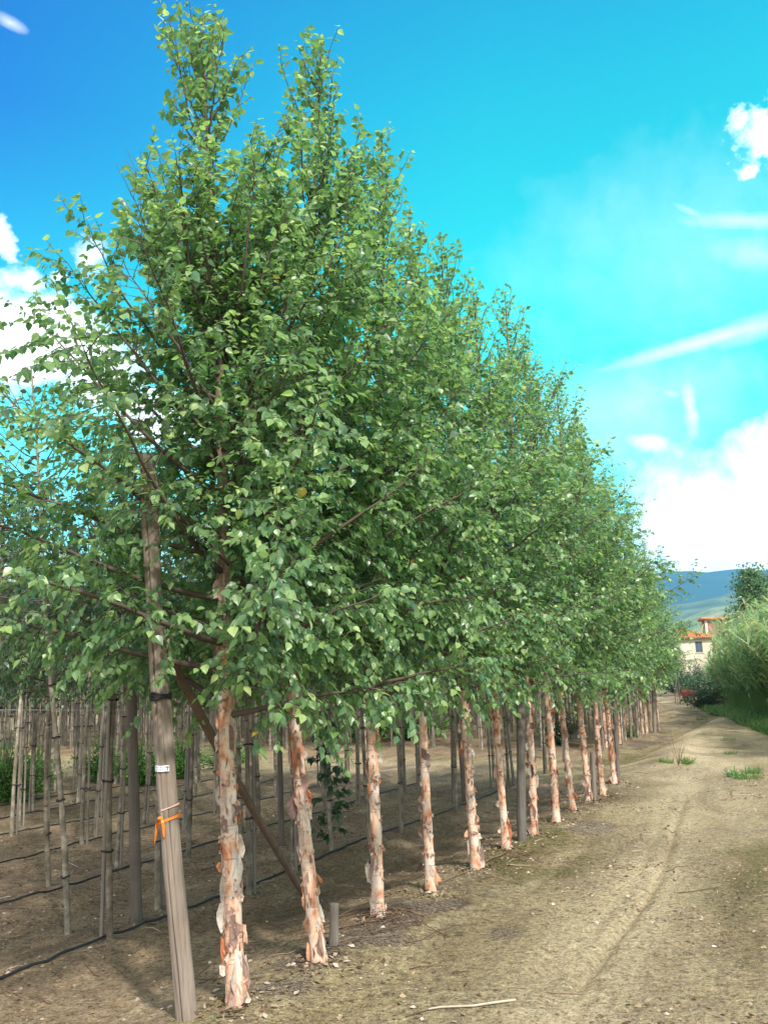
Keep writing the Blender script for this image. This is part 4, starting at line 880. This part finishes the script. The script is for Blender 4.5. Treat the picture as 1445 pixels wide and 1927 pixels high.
def blades(pts, size, seed, m='grass', name='grass_strip', lean=.5):
    nr = np.random.default_rng(seed); g = Geo(); N = len(pts)
    LA = nr.normal(0, lean, (N, 3)) + [0, 0, 1]; leaves(g, pts, LA, nr.normal(0, 1, (N, 3)) + [0, 0, .01], nr.uniform(.5, 1.2, N) * size, np.clip(nr.normal(.5, .25, N), 0, 1), (BLADE[0] * [1.3, 1, 1], BLADE[1]), 0)
    return g.mesh(name, M[m])
nr = np.random.default_rng(17); pts = []
E0 = [np.array(p_) for p_ in GRASS_EDGE]
for k in range(len(E0) - 1):
    L = np.linalg.norm(E0[k + 1] - E0[k]); n = int(L * 420)
    s = nr.random(n)[:, None]; e = E0[k] * (1 - s) + E0[k + 1] * s; dr = unit(E0[k + 1] - E0[k]); nrm = np.array([-dr[1], dr[0]]); nrm = nrm if nrm[0] > 0 else -nrm
    q = e + nrm * (np.abs(nr.normal(0, .9, n)) - .1)[:, None]; pts.append(np.concatenate([q, np.zeros((n, 1))], 1))
o = put('grass_strip', blades(np.concatenate(pts), .30, 3)); tag(o, 'bright green grass strip along the foot of the reeds', 'grass', kind='stuff')
def weed(px, py, r, h, n, lab, seed):
    r, h = r * .6, h * .55; nr = np.random.default_rng(seed); a = nr.uniform(0, 6.28, n); q = r * np.sqrt(nr.random(n)); base = P(px, py)
    me = blades(np.stack([q * np.cos(a), q * np.sin(a) * .7, np.full(n, -.005)], 1), h, seed, name='weed', lean=.8); o = put('weed', me); o.location = base; tag(o, lab, 'weed', 'green weeds on the dirt lane')
weed(1252, 1436, .28, .20, 130, 'low green weed tuft on the lane left of the thin dry weed', 1); weed(1291, 1438, .17, .30, 120, 'upright green weed tuft on the lane beside the wheel track', 2)
weed(1405, 1466, .40, .24, 120, 'spreading green weeds between the two wheel tracks', 3); weed(1378, 1462, .12, .34, 50, 'taller thin weed at the left end of the spreading weeds', 4)
weed(1418, 1456, .25, .30, 80, 'green weed near the right edge between the wheel tracks', 5); weed(1375, 1420, .25, .18, 70, 'small weed tuft up the lane between the wheel tracks', 6)
weed(1322, 1356, .35, .25, 90, 'weed tuft far up the lane below the reeds', 7); weed(1370, 1394, .3, .2, 60, 'faint weed patch on the lane near the right wheel track', 8); weed(400, 1922, .03, .07, 16, 'tiny bright green sprout at the bottom edge beside the leaning post', 9)
weed(1268, 1352, .4, .2, 60, 'greenish weed patch left of the track at the bend', 10)
# sparse dry weed
g = Geo(); nr = np.random.default_rng(4)
for k in range(14):
    a = nr.uniform(0, 6.28); L = nr.uniform(.3, .62); s = np.linspace(0, 1, 5)[:, None]; tube(g, np.concatenate([s * math.cos(a) * L * .4, s * math.sin(a) * L * .4, s * L], 1) + nr.normal(0, .012, (5, 3)) * s, [.004, .003, .003, .002, .001], 4)
o = g.build('dry_weed', M['deadtwig']); o.location = P(1277, 1441); tag(o, 'thin dry brown weed standing between two green tufts on the lane', 'dry weed')

# ------------------------------------------------------------------ litter and twigs on the soil
def scatter(n, region, seed):
    nr = np.random.default_rng(seed); out = []
    while len(out) < n:
        u = nr.uniform(*region[0]); v = nr.uniform(*region[1]); x, y = xy(u, v)
        if y < 3.6 or abs(x / y) > .55: continue
        if nz(x, y, 1.1, 31) + nr.uniform(-.35, .35) < region[2]: continue
        out.append((x, y, gz(x, y)))
    return np.array(out)
g = Geo(); nr = np.random.default_rng(21)
P1 = scatter(5200, ((-2.5, 11), (.15, 9), -.1), 1); P2 = scatter(1900, ((-2.5, 13), (-2.6, .15), .18), 2); PP = np.concatenate([P1, P2]); N = len(PP)
leaves(g, PP + [0, 0, .004], np.concatenate([nr.normal(0, 1, (N, 2)), nr.normal(0, .15, (N, 1))], 1), nr.normal(0, .3, (N, 3)) + [0, 0, 1], nr.uniform(.012, .042, N), nr.random(N), LEAF4, 0)
def m_litter():
    m, t = mat('dry_litter'); r = t.new('ShaderNodeAttribute', attribute_name='rnd').outputs['Fac']
    finish(t, t.ramp(r, [(0, (.07, .045, .03)), (.5, (.19, .125, .08)), (.8, (.34, .25, .17)), (.95, (.40, .33, .28)), (1, (.52, .46, .41))]), .9); return m
M['litter'] = m_litter()
o = g.build('leaf_litter', M['litter']); tag(o, 'dry leaves, bark flakes and chips scattered on the soil', 'leaf litter', kind='stuff')
g = Geo(); PC = np.concatenate([scatter(2600, ((-2.5, 10), (.1, 7), -.3), 61), scatter(1500, ((-2.5, 12), (-4.5, .1), 0.05), 62)])
oct_ = np.array([(1, 0, 0), (-1, 0, 0), (0, 1, 0), (0, -1, 0), (0, 0, 1), (0, 0, -1)], float); of_ = np.array([(0, 2, 4), (2, 1, 4), (1, 3, 4), (3, 0, 4), (2, 0, 5), (1, 2, 5), (3, 1, 5), (0, 3, 5)])
K_ = len(PC); sz = nr.gamma(2.0, .0032, K_)[:, None, None] + .003; vv = PC[:, None, :] + oct_[None] * sz * nr.uniform(.55, 1.3, (K_, 6, 1)) * np.array([1, 1, .7]) + [0, 0, .002]
g.add(vv.reshape(-1, 3), (of_[None] + (np.arange(K_) * 6)[:, None, None]).reshape(-1, 3), 0, np.repeat(nr.random(K_), 8))
def m_clod():
    m, t = mat('soil_clod'); r = t.new('ShaderNodeAttribute', attribute_name='rnd').outputs['Fac']
    finish(t, t.ramp(r, [(0, (.11, .078, .052)), (.6, (.24, .18, .115)), (.9, (.34, .27, .18)), (1, (.46, .42, .36))]), .95); return m
M['clod'] = m_clod(); o = g.build('soil_clods', M['clod']); tag(o, 'small clods and pebbles lying on the soil', 'clods', kind='stuff')
g = Geo(); LPb = []
for bx, by, *_ in ROW[:12]:
    p_ = P(bx, by); n_ = 130; a_ = nr.uniform(0, 6.28, n_); q_ = .05 + np.abs(nr.normal(0, .16, n_)); x_, y_ = p_.x + q_ * np.cos(a_), p_.y + q_ * np.sin(a_); LPb += [(x, y, gz(x, y) + .006) for x, y in zip(x_, y_)]
N = len(LPb); leaves(g, LPb, np.concatenate([nr.normal(0, 1, (N, 2)), nr.normal(0, .4, (N, 1))], 1), nr.normal(0, .5, (N, 3)) + [0, 0, 1], nr.uniform(.015, .05, N), nr.random(N), LEAF4, 0)
o = g.build('bark_scraps', M['litter']); tag(o, 'fallen bark scraps and dead leaves round the feet of the birches', 'leaf litter', kind='stuff')
g = Geo(); T1 = scatter(420, ((-2.5, 12), (-2.2, 7), -.2), 5)
for k, p_ in enumerate(T1):
    a = nr.uniform(0, 3.14); L = nr.uniform(.05, .26) * (1.6 if nr.random() < .1 else 1); s = np.linspace(-.5, .5, 5); q = np.stack([p_[0] + s * L * math.cos(a), p_[1] + s * L * math.sin(a), np.zeros(5)], 1) + nr.normal(0, .006, (5, 3))
    for w in range(5): q[w, 2] = gz(q[w, 0], q[w, 1]) + .006 + abs(nr.normal(0, .005))
    tube(g, q, np.linspace(.0035, .0018, 5) * nr.uniform(.7, 1.5), 4, 0, nr.random())
o = g.build('fallen_twigs', M['litter']); tag(o, 'small dry twigs scattered over the soil', 'twigs', kind='stuff')
def brush(px, py, n, R0, lab, seed, L=(.1, .35), r=.004):
    nr = np.random.default_rng(seed); base = P(px, py); g = Geo()
    for k in range(n):
        x, y = nr.normal(0, R0 * .5, 2); a = nr.uniform(0, 3.14) if nr.random() > .6 else .5 + nr.normal(0, .2); l = nr.uniform(*L); s = np.linspace(-.5, .5, 5)
        q = np.stack([x + s * l * math.cos(a), y + s * l * math.sin(a), np.full(5, .015) + nr.uniform(0, .05) * (s + .5)], 1) + nr.normal(0, .008, (5, 3))
        for w in range(5): q[w, 2] += gz(base.x + q[w, 0], base.y + q[w, 1]) - base.z
        tube(g, q, np.linspace(r, r * .4, 5), 4, 0, nr.uniform(0, .5))
    o = g.build('brushwood', M['litter']); o.location = base; tag(o, lab, 'twigs', 'heaps of dead twigs beside the birches')
brush(700, 1742, 26, .40, 'dead twig heap around the foot of the third birch', 1, (.2, .6)); brush(1145, 1510, 14, .25, 'small twig heap right of the birch by the leaning blue-grey post', 2)
brush(355, 1590, 16, .16, 'dark tangle of twigs on the soil right of the leaning ribbon post', 3, (.1, .3)); brush(985, 1615, 14, .25, 'scattered twigs at the foot of the round grey post', 4); brush(395, 1850, 7, .22, 'few dry twigs lying between the leaning post and nearest birch', 5, (.12, .3))
def stick(a, c, r, m, name, lab, z=.012):
    A, B_ = P(*a), P(*c); s = np.linspace(0, 1, 9); q = np.array([A + (B_ - A) * t for t in s]); L = (B_ - A).length; q[:, :2] += np.stack([np.sin(s * 5) * .006, np.cos(s * 4) * .008], 1)
    q[:, 2] = [gz(x, y) + z for x, y, _ in q]; g = Geo(); tube(g, q, np.linspace(r * .7, r, 9), 6, 0, .5, True); o = g.build(name, M[m], smooth=True); tag(o, lab, 'stick')
stick((806, 1905), (972, 1886), .0075, 'palestick', 'pale_stick', 'long pale stick lying on the ground at the bottom of the lane', .010)
stick((640, 1722), (800, 1728), .008, 'deadtwig', 'fallen_branch', 'thin dark dead branch lying along the foot of the third birch'); stick((822, 1668), (955, 1606), .007, 'deadtwig', 'fallen_branch', 'thin dark dead branch between the fourth and sixth birches')

# ------------------------------------------------------------------ farmhouse
def m_plaster():
    m, t = mat('old_plaster'); co = obco(t); n = t.noise(co, .9, 5, .7); n2 = t.noise(co, 5, 4, .7)
    c = t.ramp(n, [(.3, (.52, .42, .33)), (.5, (.62, .53, .43)), (.7, (.68, .61, .52))]); c = t.mix(t.maprange(n2, .58, .72, 0, .6), c, (.36, .27, .20)); finish(t, c, .9, n2, .3, .02); return m
def m_tile():
    m, t = mat('terracotta_tiles'); co = obco(t); n = t.noise(co, 2.5, 4, .7); n2 = t.noise(co, 9, 2)
    c = t.ramp(n, [(.3, (.30, .10, .04)), (.5, (.52, .20, .07)), (.72, (.68, .34, .15))]); c = t.mix(t.maprange(n2, .6, .7, 0, .5), c, (.62, .50, .38)); finish(t, c, .9, n2, .3, .02); return m
def m_brick():
    m, t = mat('red_brick'); b_ = t.new('ShaderNodeTexBrick', ins={'Vector': t.new('ShaderNodeMapping', ins={'Vector': t.new('ShaderNodeTexCoord').outputs['Object'], 'Rotation': (math.pi / 2, 0, 0)}).outputs[0], 'Scale': 3.0, 'Color1': (.25, .11, .085, 1), 'Color2': (.33, .16, .12, 1), 'Mortar': (.28, .2, .17, 1)}); finish(t, b_.outputs[0], .9); return m
M['plaster'], M['tile'], M['brick'] = m_plaster(), m_tile(), m_brick()
HY = 112.0
def hx(px): return Q(px, 1215, HY).x
def hz_(py): return Q(1320, py, HY).z
house = empty('farmhouse', (hx(1312), HY, 0)); tag(house, 'pale plastered farmhouse with orange tiled hip roof, shuttered window and brick upper block', 'house')
ox = hx(1312)
x0, x1, y0, y1, ze, zr = hx(1268) - ox, hx(1341) - ox, 0.0, 9.0, hz_(1201), hz_(1180)
wz0, wz1, wx0, wx1 = hz_(1228), hz_(1207), hx(1308) - ox, hx(1321.5) - ox
g = Geo()   # front wall in pieces round the window opening, then the other three walls
for (a, b2, c2, d2) in ((x0, wx0, 0, ze), (wx1, x1, 0, ze), (wx0, wx1, 0, wz0), (wx0, wx1, wz1, ze)): box(g, ((a + b2) / 2, .2, (c2 + d2) / 2), (b2 - a, .4, d2 - c2))
box(g, (x0 + .2, 4.7, ze / 2), (.4, 8.6, ze)); box(g, (x1 - .2, 4.7, ze / 2), (.4, 8.6, ze)); box(g, (0.5 * (x0 + x1), 8.8, ze / 2), (x1 - x0 - .8, .4, ze)); g.build('wall', M['plaster'], house)
win = Geo(); box(win, ((wx0 + wx1) / 2, .30, (wz0 + wz1) / 2), (wx1 - wx0 - .02, .04, wz1 - wz0 - .02)); w_ = win.build('window', M['glass'], house)
for sx in (0, 1):
    s_ = Geo(); cw = (wx1 - wx0) / 2; cx = wx0 + cw * (sx + .5); zc = (wz0 + wz1) / 2; hh = wz1 - wz0
    for dx in (-cw / 2 + .05, cw / 2 - .05): box(s_, (cx + dx, .03, zc), (.07, .05, hh))
    for k in range(16): box(s_, (cx, .035, wz0 + hh * (k + .5) / 16), (cw - .16, .03, hh / 16 * .62))
    s_.build('shutter', M['shutter'], w_)
g = Geo(); box(g, ((wx0 + wx1) / 2, -.05, wz0 - .05), (wx1 - wx0 + .2, .12, .09)); g.build('sill', M['plaster'], w_)
def roof_part(name, x0, x1, y0, y1, ze, zr, inset, parent, over=.45, m='tile'):
    g = Geo(); a, b2, c2, d2 = x0 - over, x1 + over, y0 - over, y1 + over; ym = (y0 + y1) / 2; e = np.array([(a, c2, ze), (b2, c2, ze), (b2, d2, ze), (a, d2, ze)]); rl, rr = np.array((a + inset, ym, zr)), np.array((b2 - inset, ym, zr))
    g.add([*e, rl, rr], [(0, 1, 5, 4), (2, 3, 4, 5)], 0); g.add([e[1], e[2], rr, e[3], e[0], rl], [(0, 1, 2), (3, 4, 5)], 0)
    g.add([*(e + [0, 0, -.12]), *e], [(3, 2, 1, 0), (0, 1, 5, 4), (1, 2, 6, 5), (2, 3, 7, 6), (3, 0, 4, 7)], 1)
    # rows of rounded tiles down the front and back slopes, and ridge tiles
    n = int((b2 - a) / .24)
    for k in range(n):
        x = a + (k + .5) * (b2 - a) / n; t_ = min(1, min(x - a, b2 - x) / inset) if inset > 0 else 1
        for s in (0, 1):
            p0 = np.array((x, c2 if s == 0 else d2, ze + .03)); p1 = np.array((x, p0[1] + (ym - p0[1]) * t_, ze + (zr - ze) * t_ + .03))
            if t_ > .08: tube(g, [p0, (p0 + p1) / 2, p1], [.085, .08, .085], 6, 0)
    for p0, p1 in ((rl, rr), (e[0], rl), (e[1], rr), (e[2], rr), (e[3], rl)): tube(g, [p0 + [0, 0, .05], (p0 + p1) / 2 + [0, 0, .05], p1 + [0, 0, .05]], [.13, .12, .13], 7, 0)
    return g.build(name, [M[m], M['darkwood']], parent)
roof_part('roof', x0, x1, y0, y1, ze, zr, 2.6, house)
ux0, ux1, uz1 = Q(1329, 1180, HY + 6).x - ox, Q(1372, 1180, HY + 6).x - ox, Q(1350, 1166, HY + 6).z; g = Geo(); box(g, ((ux0 + ux1) / 2, 6.8, uz1 / 2), (ux1 - ux0, 1.6, uz1)); up_ = g.build('upper_block', M['brick'], house)
g = Geo(); box(g, (ux0 - .0, 5.98, uz1 / 2), (.35, .1, uz1)); box(g, (ux1 - .3, 5.98, uz1 / 2), (.5, .1, uz1)); g.build('corner_plaster', M['plaster'], up_)
roof_part('roof', ux0, ux1, 6.0, 7.6, uz1, uz1 + .25, .01, up_, .35)
shrub(Vector((hx(1303), HY - 1.2, 0)), .9, .6, hz_(1237), 1800, .16, 'dark_leaf', 'dark climbing bush against the lower farmhouse wall', name='dark_bush', cat='bush', seed=61)
shrub(Vector((hx(1331), HY - 1.2, 0)), 1.1, .6, hz_(1222), 2000, .16, 'shrub_leaf', 'light green bush against the farmhouse wall below the shuttered window', seed=62)

# ------------------------------------------------------------------ haze
g = Geo(); box(g, (0, 2600, 312), (9400, 7000, 630)); m = bpy.data.materials.new('haze'); m.use_nodes = True; t = NT(m.node_tree)
v = t.new('ShaderNodeVolumePrincipled', ins={'Color': (0.17, 0.54, 1.0, 1), 'Density': 0.00019, 'Anisotropy': 0.0}); t.new('ShaderNodeOutputMaterial', ins={'Volume': v.outputs[0]})
o = g.build('haze', m); tag(o, 'thin blue summer haze over the valley', 'haze', kind='stuff')
